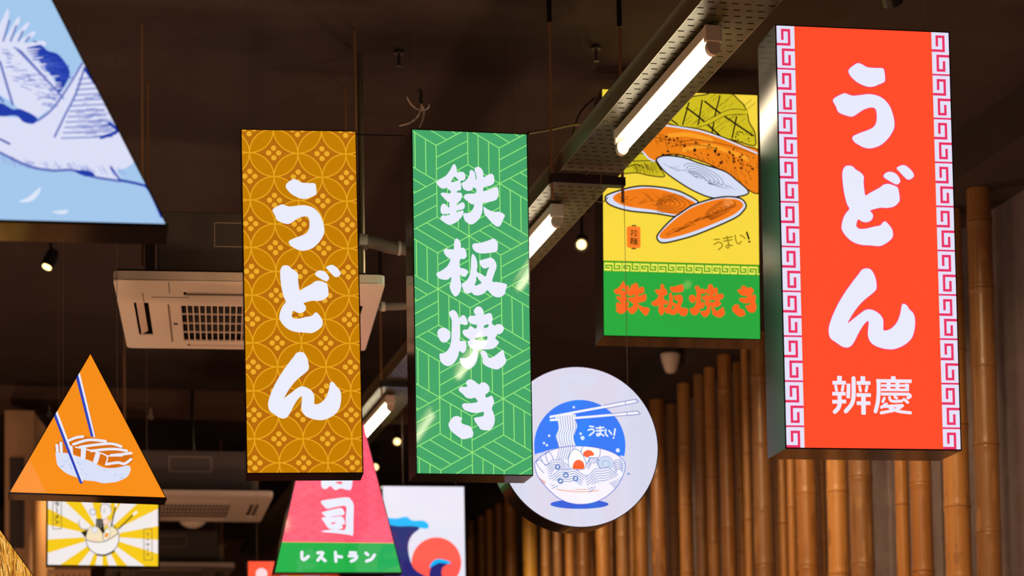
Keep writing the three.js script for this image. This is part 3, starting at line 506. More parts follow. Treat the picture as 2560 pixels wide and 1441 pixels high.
// ---- poster of a noodle bowl with rays
{
  const F = new Face([0.4128, 3.0709, -11.2755, -0.01, -0.0055, 0.55, 0.3831], 1400);
  F.fill('rgb(236,233,234)');
  F.zoom(110, 1240, 7.79);
  const c = [1130, 790], Y = 'rgb(240,200,28)', INK = 'rgb(36,30,26)';
  for (const [a, b] of [[[340, 50], [680, 50]], [[915, 50], [1120, 50]], [[1330, 50], [1550, 50]], [[1930, 50], [2230, 250]], [[2230, 590], [2230, 860]], [[2230, 1135], [1970, 1380]], [[1630, 1380], [1430, 1380]], [[1262, 1380], [1140, 1380]], [[990, 1380], [870, 1380]], [[640, 1380], [270, 1380]], [[60, 1120], [60, 855]], [[60, 565], [60, 240]]]) {
    const e = (p) => [c[0] + (p[0] - c[0]) * 1.6, c[1] + (p[1] - c[1]) * 1.6]; F.flat(Y, [c, e(a), e(b)]);
  }
  F.poly('rgb(238,236,236)', [[805, 780], [840, 960], [920, 1070], [1010, 1130], [1190, 1150], [1330, 1090], [1420, 980], [1460, 830], [1445, 690], [1100, 840]]);
  F.poly('rgb(240,226,190)', [[810, 830], [850, 680], [910, 610], [1000, 595], [1080, 640], [1140, 740], [1200, 640], [1300, 600], [1400, 650], [1440, 720], [1380, 810], [1200, 890], [1000, 905], [880, 880]]);
  F.edge('rgb(110,96,70)', 9, [[810, 830], [850, 680], [910, 610], [1000, 595], [1080, 640], [1140, 740], [1150, 860]], false).edge('rgb(110,96,70)', 9, [[1200, 640], [1300, 600], [1400, 650], [1440, 720]], false);
  F.flat('rgb(40,34,24)', [[1015, 450], [1140, 450], [1190, 740], [1140, 730], [1060, 620], [1015, 600]]).poly('rgb(40,34,24)', [[725, 710], [790, 690], [850, 640], [810, 800], [760, 760]]);
  F.line('rgb(200,195,190)', 10, [[1050, 470], [1060, 600]], [[1100, 470], [1110, 620]]);
  F.poly('rgb(246,244,240)', [[1150, 800], [1190, 690], [1260, 650], [1290, 720], [1260, 820], [1200, 880]]).poly('rgb(240,160,30)', [[1175, 800], [1200, 730], [1255, 725], [1250, 780], [1215, 825]]);
  F.ring('rgb(120,116,130)', 12, [950, 320], 60).ring('rgb(140,120,110)', 9, [1210, 510], 65).ring('rgb(130,126,140)', 10, [985, 670], 52).edge('rgb(120,110,100)', 8, [[1150, 800], [1190, 690], [1260, 650], [1290, 720], [1260, 820], [1200, 880]]);
  F.dot('rgb(248,214,196)', [1210, 510], 62).dot('rgb(226,230,250)', [950, 320], 54).dot('rgb(226,230,250)', [985, 670], 52).dot('rgb(248,214,196)', [990, 860], 60, 0.7);
  F.line('rgb(236,233,234)', 60, [[700, 500], [730, 600], [830, 640]], [[1130, 330], [1150, 220], [1240, 200], [1290, 290], [1240, 370]]).line('rgb(110,106,120)', 12, [[690, 480], [680, 560], [740, 650], [850, 650]], [[1105, 320], [1110, 200], [1200, 160], [1300, 230], [1310, 320]], [[1180, 260], [1170, 330]]);
  F.line(INK, 26, [[1310, 590], [1390, 220]], [[1450, 650], [1740, 370]]).line('rgb(244,242,242)', 44, [[1398, 200], [1430, 60]], [[1745, 365], [1800, 320]]);
  F.line(INK, 13, [[805, 780], [840, 960], [920, 1070], [1010, 1130]], [[1330, 560], [1420, 660], [1462, 800], [1430, 970], [1340, 1080]], [[815, 860], [1000, 905], [1200, 885], [1440, 740]]).line(INK, 34, [[1030, 1150], [1190, 1160], [1360, 1085]]);
  F.hard('rgb(90,80,60)', 12, [[170, 20], [176, 650]], [[335, 20], [340, 645]], [[170, 650], [345, 645]], [[1945, 650], [1950, 1255]], [[2100, 645], [2108, 1260]], [[1940, 650], [2106, 648]], [[1945, 1255], [2112, 1258]]);
  F.line('rgb(60,50,40)', 18, [[222, 130], [285, 130]], [[212, 160], [285, 160], [240, 210]], [[252, 245], [254, 330]], [[285, 365], [225, 450]], [[225, 395], [285, 430]], [[222, 480], [250, 500]], [[225, 555], [290, 500]]);
  F.x.font = `bold ${Math.round(76 * F.pk / 7.79)}px sans-serif`; F.x.fillStyle = 'rgb(96,84,70)'; F.x.textAlign = 'center';
  ['R', 'A', 'M', 'E', 'N'].forEach((t, i) => F.x.fillText(t, ...F.q([2024, 780 + i * 98])));
  lightbox(F, 'rect', 0.06, 'flat framed light panel with yellow rays and a noodle bowl', [0.1, 0.9], { rim: 0.009 });
}
// ---- wave sign
{
  const F = new Face([2.2673, 3.151, -12.3653, -0.05, 0.0021, 0.47, 0.6529], 1100);
  F.fill('rgb(226,228,246)');
  F.zoom(600, 1080, 3.992);
  const N = 'rgb(44,40,116)', C = 'rgb(18,182,255)', R = 'rgb(255,92,82)';
  F.poly(C, [[1400, 885], [1480, 862], [1560, 866], [1660, 850], [1720, 886], [1830, 890], [1880, 930], [1870, 966], [1800, 962], [1700, 945], [1400, 980]]);
  F.poly(R, Array.from({ length: 32 }, (_, i) => [1960 + 248 * Math.cos(i / 16 * Math.PI), 1308 + 252 * Math.sin(i / 16 * Math.PI)]));
  F.poly(N, [[1380, 960], [1600, 945], [1740, 945], [1790, 966], [1720, 1030], [1680, 1120], [1690, 1250], [1740, 1370], [1850, 1445], [1980, 1520], [2300, 1600], [2300, 1900], [1300, 1900], [1300, 1300]]);
  F.poly(N, [[1890, 1450], [1905, 1360], [1960, 1305], [2070, 1320], [2020, 1360], [2015, 1440], [2060, 1500], [1900, 1500]]).poly(C, [[1888, 1355], [1930, 1290], [2000, 1272], [2100, 1300], [2080, 1320], [1990, 1310], [1920, 1345]]);
  lightbox(F, 'rect', 0.12, 'white upright light box with a dark blue wave and a red disc', [0.25, 0.9]);
}
// ---- red sign at the far end
{
  const F = new Face([1.4737, 2.738, -12.0372, -0.05, -0.0008, 0.5, 0.5176], 900);
  F.fill('rgb(255,86,52)');
  F.zoom(600, 1080, 3.992);
  F.dot('rgb(250,214,220)', [215, 1420], 60).line('rgb(250,214,220)', 26, [[180, 1400], [240, 1480]]);
  F.flat('rgb(240,205,60)', [[470, 1405], [680, 1405], [690, 1700], [450, 1700]]).flat('rgb(196,206,240)', [[410, 1400], [480, 1400], [470, 1700], [400, 1700]]).flat('rgb(150,200,226)', [[620, 1385], [800, 1390], [790, 1700], [690, 1700]]);
  lightbox(F, 'rect', 0.12, 'small orange-red light box with pink blossom behind the narrow triangle', [0.1, 0.9]);
}
// ---- golden straw triangle at the lower left
{
  const F = new Face([-0.1818, 2.453, -6.6267, -0.05, -0.0032, 0.5, 0.3521], 900);
  F.fill('rgb(226,162,66)');
  F.zoom(0, 1200, 5.565);
  for (let i = 0; i < 420; i++) { const a = rr(-700, 500), b = rr(600, 1700), k = rnd(); F.line(`rgba(${k < 0.45 ? '96,52,14' : k < 0.75 ? '250,214,130' : '180,112,32'},.7)`, rr(5, 16), [[a, b], [a + rr(-20, 50), b + rr(80, 190)]]); }
  lightbox(F, 'tri', 0.15, 'low triangular light box printed with golden straw', [0.3, 0.7]);
}

// ------------------------------------------------------------------ bamboo poles along the right wall
{
  const variants = [];
  for (let k = 0; k < 5; k++) {                       // lengthwise fibres, flecks and a few dark weather marks
    const c = canvas(256, 1024), x = c.getContext('2d'), base = [[160, 108, 50], [144, 94, 42], [168, 116, 58], [136, 94, 52], [236, 178, 70]][k];
    x.fillStyle = `rgb(${base})`; x.fillRect(0, 0, 256, 1024);
    for (let i = 0; i < 900; i++) { const q = rr(-34, 34), px = rnd() * 256, py = rnd() * 1024; x.fillStyle = `rgba(${base.map((b) => Math.max(0, Math.round(b + q))).join(',')},${rr(0.08, 0.35)})`; x.fillRect(px, py, rr(0.6, 4), rr(60, 500)); }
    for (let i = 0; i < 60; i++) { x.fillStyle = `rgba(${rnd() < 0.6 ? '96,58,24' : '226,168,92'},${rr(0.1, 0.4)})`; x.beginPath(); x.ellipse(rnd() * 256, rnd() * 1024, rr(2, 12), rr(6, 50), 0, 0, 7); x.fill(); }
    for (let i = 0; i < 36; i++) { x.fillStyle = `rgba(60,36,16,${rr(0.2, 0.6)})`; x.beginPath(); x.ellipse(rnd() * 256, rnd() * 1024, rr(0.8, 3), rr(1, 5), 0, 0, 7); x.fill(); }
    const t = tex(c, true, true);
    variants.push(new THREE.MeshPhysicalMaterial({ color: 0xffffff, map: t, roughness: 0.42, clearcoat: 0.35, clearcoatRoughness: 0.3, bumpMap: t, bumpScale: 0.0015 }));
  }
  const nodeMat = mat(S3(120, 74, 34), 0.6), cutMat = mat(S3(150, 104, 58), 0.8);
  // pole edges along the photograph row y = 1300, magnified 1.8286 from x = 1160
  const E = [[10, 50], [58, 100], [102, 138], [140, 182], [186, 244], [258, 346], [350, 398], [404, 452], [456, 506], [510, 578], [596, 664], [690, 756], [776, 838], [858, 932], [984, 1050], [1054, 1110], [1114, 1172], [1175, 1246], [1278, 1315], [1318, 1412], [1474, 1516], [1519, 1622], [1655, 1760], [1762, 1876], [1972, 2038], [2040, 2146], [2194, 2330], [2333, 2456]];
  const BACK = [[566, 606], [652, 702], [744, 788], [930, 986], [1243, 1284], [1412, 1446], [1442, 1476], [1618, 1658]];
  const ORD = ['first', 'second', 'third', 'fourth', 'fifth', 'sixth', 'seventh', 'eighth', 'ninth', 'tenth', 'eleventh', 'twelfth', 'thirteenth', 'fourteenth', 'fifteenth', 'sixteenth', 'seventeenth', 'eighteenth', 'nineteenth', 'twentieth', 'twenty-first', 'twenty-second', 'twenty-third', 'twenty-fourth', 'twenty-fifth', 'twenty-sixth', 'twenty-seventh', 'twenty-eighth'];
  [...E, ...BACK].forEach(([e0, e1], i) => {
    const rear = i >= E.length;
    const u = 1160 + (e0 + e1) / 2 / 1.8286, back = e1 - e0 < 60 && i > 13;
    const R0 = 0.02, X = rear ? 4.375 : 4.215 + (back ? 0.02 : rr(-0.02, 0.02)) + R0;
    const p = onX(u, 1300, X), a = onX(1160 + e0 / 1.8286, 1300, X), b = onX(1160 + e1 / 1.8286, 1300, X);
    const va = a.clone().sub(EYE).normalize(), vb = b.clone().sub(EYE).normalize();
    const r = Math.min(0.064, Math.max(0.026, va.angleTo(vb) * p.distanceTo(EYE) / 2));
    const top = 4.385, g = thing('bamboo_pole', rear ? 'slim bamboo pole in the shaded rear row against the plaster' : i === 5 ? 'bright yellow bamboo pole among the brown ones, ' + ORD[E.length - 1 - i] + ' from the bare plaster' : 'brown front-row bamboo pole, ' + ORD[E.length - 1 - i] + ' from the bare plaster end', 'pole', V(X, 0, p.z), rear ? 'rear row of bamboo poles' : 'front row of bamboo poles');
    const lean = rr(-0.006, 0.006); g.rotation.x = lean;
    const nodes = []; let y = rr(0.1, 0.3); while (y < top - 0.1) { nodes.push(y); y += rr(0.3, 0.46); }
    const prof = []; const N = 90;
    for (let k = 0; k <= N; k++) { const yy = top * k / N / Math.cos(lean); let q = r * (1 - 0.07 * k / N); prof.push(new THREE.Vector2(q, yy - 0.003)); }
    for (const n of nodes) for (const [dy, f] of [[-0.03, 1], [-0.012, 1.05], [-0.004, 1.07], [0, 0.985], [0.004, 1.06], [0.016, 1.03], [0.04, 1]]) prof.push(new THREE.Vector2(r * (1 - 0.07 * n / top) * f, n + dy));
    prof.sort((A, B) => A.y - B.y);
    const lg = new THREE.LatheGeometry(prof, 20), uv = lg.attributes.uv, ps = lg.attributes.position, off = rnd();
    for (let k = 0; k < uv.count; k++) uv.setXY(k, uv.getX(k) + off, ps.getY(k) * 0.45 + off * 3);
    const culm = part('culm', lg, variants[i === 5 ? 4 : i % 4], g);
    for (const n of nodes) part('node', new THREE.TorusGeometry(r * (1 - 0.07 * n / top) * 1.0, 0.0035, 5, 20).rotateX(Math.PI / 2).translate(0, n, 0), nodeMat, culm);
    part('cut_end', new THREE.CylinderGeometry(r * 0.92, r * 0.92, 0.004, 20).translate(0, top - 0.006, 0), cutMat, g);
  });
}

// ------------------------------------------------------------------ perforated cable tray, its hangers and the tube lamps under it
const TY = EYE.y + 2.25, TX0 = 0.826 * 2.25, TX1 = 0.922 * 2.25, TXC = (TX0 + TX1) / 2, TW = TX1 - TX0;
{
  const len = 1.88, g0 = thing('cable_tray', 'perforated metal cable tray running under the ceiling', 'cable tray', V(TXC, TY, 0));
  const sh = new THREE.Shape([[-TW / 2, 0], [TW / 2, 0], [TW / 2, len], [-TW / 2, len]].map(([x, y]) => new THREE.Vector2(x, y)));
  for (let j = 0; j < 40; j++) for (let i = 0; i < 6; i++) {
    const cx = -TW / 2 + TW * (i + 0.5 + (j % 2 ? 0.22 : -0.22)) / 6, cy = (j + 0.5) * len / 40, a = 0.0098, b = 0.0042, h = new THREE.Path();
    h.moveTo(cx - a, cy - b); h.lineTo(cx - a, cy + b); h.lineTo(cx + a, cy + b); h.lineTo(cx + a, cy - b); sh.holes.push(h);
  }
  const pan = new THREE.ExtrudeGeometry(sh, { depth: 0.003, bevelEnabled: false }).rotateX(-Math.PI / 2);
  const side = (s) => [box(0.003, 0.06, len - 0.004, s * (TW / 2 + 0.0015), 0.03, -len / 2), box(0.012, 0.003, len - 0.004, s * (TW / 2 + 0.0065), 0.06, -len / 2)];
  const rails = mergeGeometries([...side(-1), ...side(1)].map((q) => q.toNonIndexed()));
  for (let k = 0; k < 9; k++) {
    const z0 = -2.0 - k * len - 0.0;
    part('tray_pan', pan, M.tray, g0, V(0, 0, z0)); part('side_rail', rails, M.galv, g0, V(0, 0, z0));
  }
  // trapeze hangers: a flat bar under the tray on two threaded rods
  for (const [z, w] of [[-3.7, 'before the red sign'], [-7.43, 'crossing the yellow sign'], [-11.2, 'behind the green sign'], [-15.0, 'above the narrow pink triangle']]) {
    const t = thing('tray_hanger', 'dark trapeze bar on two threaded rods ' + w, 'hanger', V(TXC, TY, z), 'hangers of the cable tray');
    part('trapeze_bar', box(TW + 0.055, 0.03, 0.04, 0.0, -0.018, 0), M.black, t);
    for (const s of [-1, 1]) {
      part('threaded_rod', rod(V(s * (TW / 2 + 0.021), -0.09, 0), V(s * (TW / 2 + 0.021), CEIL - TY, 0), 0.005, 8), M.rodm, t);
      part('coupling', cyl(0.009, 0.2, s * (TW / 2 + 0.021), CEIL - TY - 0.1, 0, 10), M.black, t);
    }
  }
  // bent wire hook left on the bar
  const h0 = V(TXC + 0.03, TY - 0.045, -7.4), Q = (x, y) => h0.clone().add(V(x, y, 0.025));
  single('wire_hook', cable([Q(-0.05, 0.03), Q(-0.03, 0.055), Q(0.0, 0.05), Q(0.005, 0.01), Q(-0.02, -0.03), Q(-0.022, -0.055), Q(0.01, -0.062), Q(0.03, -0.045)], 0.0016), M.steelwire, 'small bent wire hook dangling by the trapeze bar', 'hook');
}
const tubeGlow = new THREE.MeshStandardMaterial({ color: 0xffffff, emissive: S3(255, 240, 205), emissiveIntensity: 15, roughness: 0.4 });
{
  const TXL = 1.938, y = TY - 0.045, len = 0.98;
  const WHERE = ['before the red sign, out toward the entrance', 'above and before the red sign', 'crossing in front of the yellow sign', 'beside the green sign', 'behind the green sign', 'above the narrow pink triangle', 'at the far end'];
  for (let k = 0; k < 7; k++) {
    const z1 = -5.89 + (2 - k) * 1.88;
    const t = thing('tube_lamp', 'bare glowing tube lamp under the tray ' + WHERE[k], 'tube lamp', V(TXL, y, z1), 'tube lamps under the cable tray');
    part('batten', new RoundedBoxGeometry(0.046, 0.034, len, 2, 0.004).translate(0, 0.02, -len / 2), M.white, t);
    for (const z of [0, -len]) {
      part('end_holder', new RoundedBoxGeometry(0.05, 0.05, 0.02, 2, 0.004).translate(0, 0.012, z), M.white, t);
      part('end_holder', new THREE.CylinderGeometry(0.02, 0.02, 0.022, 18).rotateX(Math.PI / 2).scale(1, 1.25, 1).translate(0, -0.026, z + (z ? 0.004 : -0.004)), M.offwhite, t);
    }
    part('glass_tube', new THREE.CapsuleGeometry(0.0145, len - 0.09, 6, 16).rotateX(Math.PI / 2).translate(0, -0.03, -len / 2), tubeGlow, t);
    const l = new THREE.RectAreaLight(S3(255, 236, 196), L.tube, 0.03, len - 0.1); l.position.set(0, -0.05, -len / 2); l.rotation.x = -Math.PI / 2; t.add(l);
  }
}

// ------------------------------------------------------------------ ceiling cassette air conditioners
const AW = 0.99, AD = 1.17;
function cassette(label) {
  const g = thing('air_conditioner', label, 'air conditioner', null, 'ceiling cassette air conditioners');
  const hw = AW / 2, hd = AD / 2, vz = (v) => hd - v;  // local: x right, z towards the near edge, panel underside at y = 0; v runs from the near edge
  const body = part('body', new RoundedBoxGeometry(0.72, 0.25, 0.8, 2, 0.006).translate(0.02, 0.185, 0), M.acbody, g);
  const sh = new THREE.Shape(), rad = 0.03;
  sh.moveTo(-hw + rad, -hd); sh.lineTo(hw - rad, -hd); sh.quadraticCurveTo(hw, -hd, hw, -hd + rad); sh.lineTo(hw, hd - rad); sh.quadraticCurveTo(hw, hd, hw - rad, hd); sh.lineTo(-hw + rad, hd); sh.quadraticCurveTo(-hw, hd, -hw, hd - rad); sh.lineTo(-hw, -hd + rad); sh.quadraticCurveTo(-hw, -hd, -hw + rad, -hd);
  const hole = (x0, x1, z0, z1) => { const p = new THREE.Path(); p.moveTo(x0, z0); p.lineTo(x0, z1); p.lineTo(x1, z1); p.lineTo(x1, z0); p.closePath(); sh.holes.push(p); };
  const gx0 = -hw + 0.235, gx1 = hw - 0.235, gz0 = vz(1.03), gz1 = vz(0.39);
  hole(gx0, gx1, gz0, gz1);
  hole(-hw + 0.25, hw - 0.25, vz(0.235), vz(0.17)); hole(-hw + 0.25, hw - 0.25, vz(1.12), vz(1.075));
  hole(-hw + 0.06, -hw + 0.115, vz(0.92), vz(0.35)); hole(hw - 0.115, hw - 0.06, vz(0.92), vz(0.35));
  const panel = part('panel', new THREE.ExtrudeGeometry(sh, { depth: 0.004, bevelEnabled: true, bevelThickness: 0.002, bevelSize: 0.002, bevelOffset: -0.002, bevelSegments: 1 }).rotateX(Math.PI / 2).translate(0, 0.006, 0), M.white, g);
  part('rim', [box(AW - 0.06, 0.034, 0.006, 0, 0.019, hd - 0.003), box(AW - 0.06, 0.034, 0.006, 0, 0.019, -hd + 0.003), box(0.006, 0.034, AD - 0.06, -hw + 0.003, 0.019, 0), box(0.006, 0.034, AD - 0.06, hw - 0.003, 0.019, 0), ...[[-1, -1], [1, -1], [-1, 1], [1, 1]].map(([a, b]) => cyl(0.03, 0.034, a * (hw - 0.03), 0.019, b * (hd - 0.03), 20))], M.white, panel);
  part('inner_tray', box(AW - 0.03, 0.012, AD - 0.03, 0, 0.04, 0), M.slot, g);
  part('louver', new RoundedBoxGeometry(AW - 0.52, 0.006, 0.03, 2, 0.002).rotateX(0.6).translate(0, 0.012, vz(0.207)), M.offwhite, panel);
  part('louver', new RoundedBoxGeometry(AW - 0.52, 0.006, 0.03, 2, 0.002).rotateX(-0.6).translate(0, 0.012, vz(1.096)), M.offwhite, panel);
  for (const sgn of [-1, 1]) part('louver', new RoundedBoxGeometry(0.03, 0.006, 0.55, 2, 0.002).rotateZ(0.5).translate(sgn * (hw - 0.082), 0.012, vz(0.635)), M.offwhite, panel);
  const bars = [], cz = (gz0 + gz1) / 2; for (let i = 0; i <= 22; i++) bars.push(box(0.0055, 0.006, gz1 - gz0, gx0 + (gx1 - gx0) * i / 22, 0.006, cz)); for (let i = 0; i <= 4; i++) bars.push(box(gx1 - gx0, 0.005, 0.012, (gx0 + gx1) / 2, 0.006, gz0 + (gz1 - gz0) * i / 4));
  part('grille', bars, M.offwhite, panel);
  part('seam', [box(0.006, 0.002, 0.66, -hw + 0.19, -0.0008, vz(0.7)), box(0.0025, 0.002, 0.16, -hw + 0.2, -0.0008, vz(0.1)), box(0.0025, 0.002, 0.16, -hw + 0.1, -0.0008, vz(0.27)), box(0.14, 0.002, 0.002, -hw + 0.2, -0.0008, vz(0.25))], M.seam, panel);
  part('badge', box(0.016, 0.002, 0.022, -hw + 0.21, -0.0008, vz(0.7)), M.slot, panel);
  const m = []; for (const [x0, x1, y0, y1] of [[-0.13, 0.13, 0.268, 0.271], [-0.13, 0.13, 0.178, 0.181], [-0.13, -0.127, 0.178, 0.271], [0.127, 0.13, 0.178, 0.271]]) m.push(span(x0, x1, y0, y1, 0.4, 0.4015));
  part('knockout_mark', m, M.tape, body);
  for (const y of [0.085, 0.19, 0.295]) part('screw', new THREE.SphereGeometry(0.006, 8, 6).translate(-0.32, y, 0.4), M.galv, body);
  for (const [x, z] of [[-0.385, 0.33], [0.42, 0.33], [-0.385, -0.33], [0.42, -0.33]]) {
    part('hanger_bracket', [box(0.06, 0.006, 0.05, x, 0.205, z), box(0.005, 0.15, 0.05, x + (x < 0 ? 0.03 : -0.03), 0.132, z), box(0.03, 0.15, 0.004, x + (x < 0 ? 0.012 : -0.012), 0.132, z)], M.galv, g);
    part('threaded_rod', cyl(0.005, CEIL - 3.55 - 0.12, x - 0.012, (CEIL - 3.55 + 0.12) / 2, z), M.rodm, g);
  }
  return g;
}
{
  const near = (u, v) => onY(u, v, 3.55);
  const place = (g, right, th) => { g.rotation.y = -th; g.position.copy(right).add(V(-AW / 2 * Math.cos(th) + AD / 2 * Math.sin(th), 0, -AD / 2 * Math.cos(th) - AW / 2 * Math.sin(th))); };
  const a = cassette('white cassette air conditioner behind the ochre sign'); place(a, near(963, 712), 0.09);
  const b = cassette('white cassette air conditioner behind the noodle bowl panel'); place(b, near(683, 1243), 0.04);
  const c = cassette('white cassette air conditioner at the far end of the row'); place(c, near(588, 1419), 0.02);
  // insulated pipes that join the nearest unit
  const pz = -8.45, pp = (u, v) => onZ(u, v, pz);
  const p1 = thing('insulated_pipe', 'thick wrapped grey pipe between ochre and green signs', 'pipe', null);
  const pa = part('pipe', cable([pp(893, 602), pp(904, 603), pp(935, 606), pp(970, 617), pp(1010, 622), pp(1060, 622)], 0.026, 60), M.duct, p1);
  part('tape_band', rod(pp(897, 602), pp(917, 604), 0.029, 18), M.tape, pa); part('tape_band', rod(pp(994, 621), pp(1001, 621.5), 0.028, 18), M.tape, pa);
  const p2 = thing('drain_pipe', 'thin dull pipe below the thick wrapped pipe', 'pipe', null);
  const pb = part('pipe', cable([pp(945, 767), pp(960, 767), pp(1000, 766), pp(1060, 764)], 0.015, 30), M.duct, p2); part('collar', rod(pp(952, 767), pp(962, 767), 0.019, 16), M.tape, pb);
  single('strut_channel', [rod(pp(906, 720), V(pp(906, 720).x, CEIL, pz), 0.011, 4)], M.galv, 'slim metal strut rising beside the ochre sign', 'strut');
  const b2 = thing('wall_speaker', 'white cup speaker fixed to the bulkhead above the bamboo', 'speaker');
  const s0 = onX(1676, 884, 4.0); b2.position.copy(s0);
  part('housing', new THREE.LatheGeometry([[0, -0.128], [0.02, -0.126], [0.034, -0.116], [0.046, -0.085], [0.058, -0.045], [0.064, -0.012], [0.06, 0], [0, 0]].map(([x, y]) => new THREE.Vector2(x, y)), 28), M.offwhite, b2);
  part('bracket', box(0.1, 0.016, 0.03, 0.035, 0.006, 0), M.black, b2);
  const d0 = onZ(482, 1297, -15.0);
  const dm = thing('ceiling_dome', 'white dome fitting hanging below the beam past the second air conditioner', 'dome', d0);
  part('dome', new THREE.SphereGeometry(0.095, 28, 14, 0, Math.PI * 2, Math.PI / 2, Math.PI / 2).scale(1, 0.72, 1), M.white, dm);
  part('stem', cyl(0.012, 4.51 - d0.y, 0, (4.51 - d0.y) / 2, 0), M.black, dm); part('cap', cyl(0.095, 0.012, 0, 0.005, 0, 28), M.offwhite, dm);
}

// ------------------------------------------------------------------ pillar and timber at the left
{
  const z = -15.2, q = (u, v) => onZ(u, v, z);
  const x0 = q(12, 1100).x, x1 = q(86, 1100).x;
  const p = thing('pillar', 'beige clad pillar behind the orange triangle', 'pillar', V(0, 0, z));
  part('cladding', span(x0, x1, 0, q(50, 1027).y, -0.4, 0), M.beige, p);
  const ch = new THREE.Shape([[x1, 0], [x1 + 0.13, 0], [x1 + 0.13, q(50, 1090).y], [x1, q(50, 1027).y]].map(([a, b]) => new THREE.Vector2(a, b)));
  part('chamfered_side', new THREE.ExtrudeGeometry(ch, { depth: 0.3, bevelEnabled: false }).translate(0, 0, -0.36), M.beige, p);
  part('dark_panel', span(q(24, 1200).x, q(60, 1200).x, q(40, 1372).y, q(40, 1146).y, 0, 0.012), mat(S3(66, 58, 62), 0.6), p);
  const w = thing('timber_post', 'smooth round timber post beside the beige pillar', 'post', V(q(100, 1300).x, 0, z + 0.16));
  part('shaft', cyl(0.052, 4.1, 0, 2.05, 0, 28), M.wood, w); part('foot_ring', cyl(0.065, 0.04, 0, 0.02, 0, 28), M.black, w);
  const scr = thing('slatted_screen', 'low screen of pale timber slats below the noodle bowl panel', 'screen', V(0, 0, -14.2)), ty = onZ(150, 1424, -14.2).y;
  for (let i = 0; i < 8; i++) { const sx = onZ(122 + i * 14, 1430, -14.2).x; part('slat', span(sx - 0.014, sx + 0.014, 0.08, ty - 0.03, -0.015, 0.015), i % 3 === 1 ? M.wood : M.beige, scr); }
  const s0 = onZ(118, 1430, -14.2).x, s1 = onZ(226, 1430, -14.2).x; part('rail', span(s0, s1, 0, 0.08, -0.03, 0.03), M.beige, scr); part('rail', span(s0, s1, ty - 0.03, ty, -0.02, 0.02), M.beige, scr);
}

// ------------------------------------------------------------------ spotlights on the ceiling, sprinklers, cables
const lens = new THREE.MeshStandardMaterial({ color: 0xffffff, emissive: S3(255, 214, 140), emissiveIntensity: 3.2, roughness: 0.3 });
function spotlight(pos, target, label, power, group, angle = 0.5, drop = 0.16) {
  const g = thing('ceiling_spotlight', label, 'spotlight', pos, group);
  const dir = target.clone().sub(pos).normalize(), head = V(0, -drop, 0);
  part('base', cyl(0.035, 0.014, 0, -0.007, 0, 20), M.black, g);
  part('stem', rod(V(0, 0, 0), head, 0.008), M.black, g);
  const qn = new THREE.Quaternion().setFromUnitVectors(V(0, -1, 0), dir);
  const hd = part('head', new THREE.LatheGeometry([[0, 0.05], [0.026, 0.048], [0.034, 0.03], [0.036, -0.06], [0.033, -0.06], [0.031, -0.045], [0, -0.045]].map(([x, y]) => new THREE.Vector2(x, y)), 24), M.black, g, head); hd.quaternion.copy(qn);
  part('lens', new THREE.CylinderGeometry(0.024, 0.024, 0.006, 20).translate(0, -0.055, 0), lens, hd);
  const l = new THREE.SpotLight(S3(255, 214, 160), power, 0, angle, 0.6, 2); l.castShadow = true; l.shadow.radius = 2;
  l.position.copy(head).addScaledVector(dir, 0.075); l.target.position.copy(head).addScaledVector(dir, 2); g.add(l, l.target);
  return g;
}
{
  const T = (u, v) => onY(u, v, CEIL - 0.005);
  const grp = 'spotlights in the row along the bamboo wall';
  const lb = 'small black spotlight with glowing lens in the ceiling row beside the bamboo';
  for (const z of [-5.4, -7.0, -8.9, -10.2, -13.1, -14.5, -16.0]) spotlight(V(2.95, CEIL, z), V(4.25, 2.7, z - 1.8), lb, L.spot, grp, 0.6);
  for (const [u, v, w] of [[1455, 625, 'left of the yellow sign'], [995, 1112, 'between the ochre and green signs'], [940, 1175, 'beside the narrow pink triangle']]) spotlight(onY(u, v, CEIL - 0.2).setY(CEIL), onY(u, v, CEIL - 0.2).add(V(-1.0, -1.6, 3.2)), 'small ceiling spotlight with a bright lens ' + w, L.glowspot, 'glowing ceiling spotlights', 0.6);
  spotlight(T(232, 918), V(0.02, 2.6, -15.1), 'small black spotlight behind the orange triangle', L.spot * 0.9, null, 0.4);
  function z0(u, v) { return T(u, v).z; }
  spotlight(T(127, 600), T(127, 600).clone().add(V(-0.5, -1.2, 0.45)), 'small black spotlight below the blue triangle', L.glowspot, null, 0.5, 0.1);
  for (const [u, v, w] of [[125, 1000, 'left of the orange triangle'], [383, 1000, 'right of the orange triangle']]) {
    const p = onZ(u, v, -15.4); p.y = 4.515; const g = thing('beam_hook', 'tiny pale hook under the beam ' + w, 'hook', p.clone().setZ(-15.7), 'hooks under the beam');
    part('shank', cyl(0.006, 0.05, 0, -0.03, 0), M.tape, g); part('eye', new THREE.TorusGeometry(0.014, 0.005, 8, 16).translate(0, -0.068, 0), M.tape, g);
  }
  for (const [u, v] of [[1490, 118], [997, 130]]) {
    const p = T(u, v), g = thing('sprinkler', 'small pale sprinkler head under the dark ceiling', 'sprinkler', p, 'ceiling sprinklers');
    part('stem', cyl(0.006, 0.05, 0, -0.025, 0), M.sprinkler, g); part('rosette', cyl(0.02, 0.008, 0, -0.004, 0, 18), M.sprinkler, g); part('deflector', cyl(0.012, 0.004, 0, -0.055, 0, 14), M.sprinkler, g);
  }
}
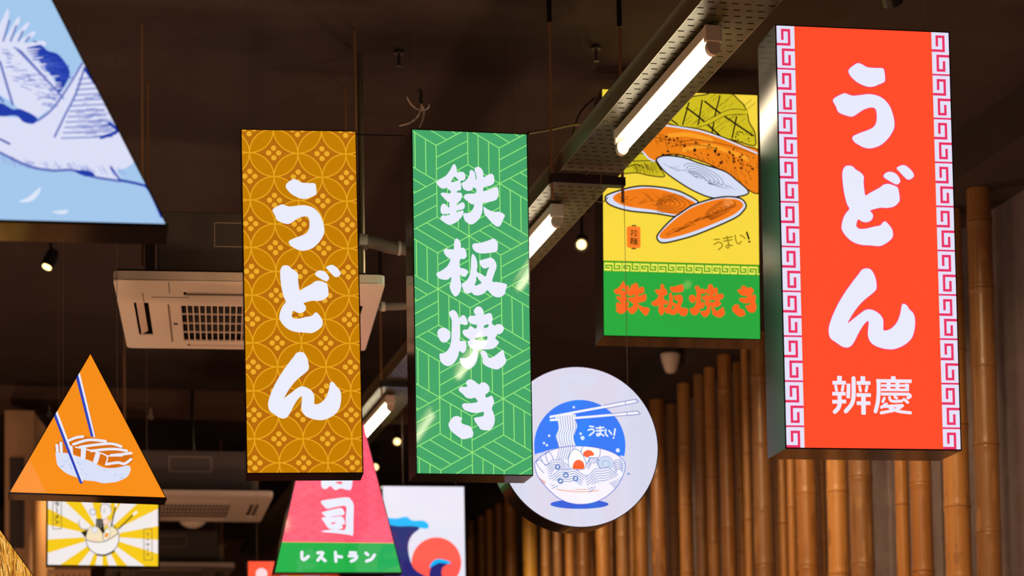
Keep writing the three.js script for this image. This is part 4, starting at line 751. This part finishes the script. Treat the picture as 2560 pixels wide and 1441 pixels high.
{
  const a = onZ(892, 337, -7.5), b = onZ(1015, 341, -7.45);
  single('power_cable', cable([a, onZ(950, 339, -7.48), b], 0.0035), M.cord, 'thin black cable linking ochre and green signs', 'cable');
  single('power_cable', cable([onZ(1320, 333, -7.45), onZ(1370, 325, -7.7), onZ(1430, 313, -8.1), onZ(1482, 311, -8.4)], 0.005), M.greycord, 'grey cable strung from green sign to yellow sign', 'cable');
  single('power_cable', cable([onZ(1486, 245, -8.46), onZ(1455, 275, -8.4), onZ(1430, 340, -8.2), onZ(1412, 405, -7.95), onZ(1406, 440, -7.8)], 0.0035), M.cord, 'black cable drooping from yellow sign to the tray', 'cable');
  const zz = -7.46, q = (x, y, d = 0) => onZ(960 + x / 9.006, 180 + y / 9.006, zz + d);
  const t = thing('cable_tie', 'white cut cable ties curling above the green sign', 'cable tie');
  part('tie_tail', cable([q(515, 560), q(600, 710), q(720, 820), q(820, 855), q(930, 845), q(1000, 790), q(1015, 740)], 0.0034), M.tape, t);
  part('tie_tail', cable([q(845, 720, 0.01), q(830, 840, 0.01), q(740, 1010, 0.01), q(560, 1150, 0.01), q(345, 1215, 0.01)], 0.0034), M.tape, t);
  part('tie_tail', cable([q(870, 770, 0.015), q(900, 880, 0.015), q(860, 1080, 0.015), q(785, 1240, 0.01)], 0.0038), M.tape, t);
  part('dark_tie', cable([q(770, 400), q(840, 470), q(830, 600), q(845, 720)], 0.006), M.cord, t);
}

// ------------------------------------------------------------------ warm globe lamps on the tables, below the picture; their light reaches the air conditioners and the ceiling
{
  const globe = new THREE.MeshStandardMaterial({ color: 0xffffff, emissive: S3(255, 198, 154), emissiveIntensity: 2, roughness: 0.4 });
  for (const [x, z] of [[-1.1, -4.4], [1.3, -4.8], [-1.0, -7.4], [2.4, -7.6], [-1.0, -10.4], [2.6, -10.6], [-1.2, -13.4]]) {
    const g = thing('table_lamp', 'warm globe lamp on a small round table below the hanging signs', 'lamp', V(x, 0, z), 'globe lamps below the signs'), y = 0.93;
    part('globe', new THREE.SphereGeometry(0.13, 24, 16).translate(0, y, 0), globe, g); part('lamp_foot', cyl(0.05, 0.06, 0, 0.77, 0, 20), M.black, g);
    part('table_top', cyl(0.3, 0.03, 0, 0.725, 0, 32), M.wood, g); part('table_leg', cyl(0.03, 0.71, 0, 0.355, 0, 14), M.black, g);
    const l = new THREE.PointLight(S3(255, 198, 154), L.pendant * (z < -9 ? 0.95 : 1), 0, 2); l.position.set(0, y, 0); l.castShadow = true; l.shadow.radius = 6; g.add(l);
  }
}
renderer.render(scene, camera);
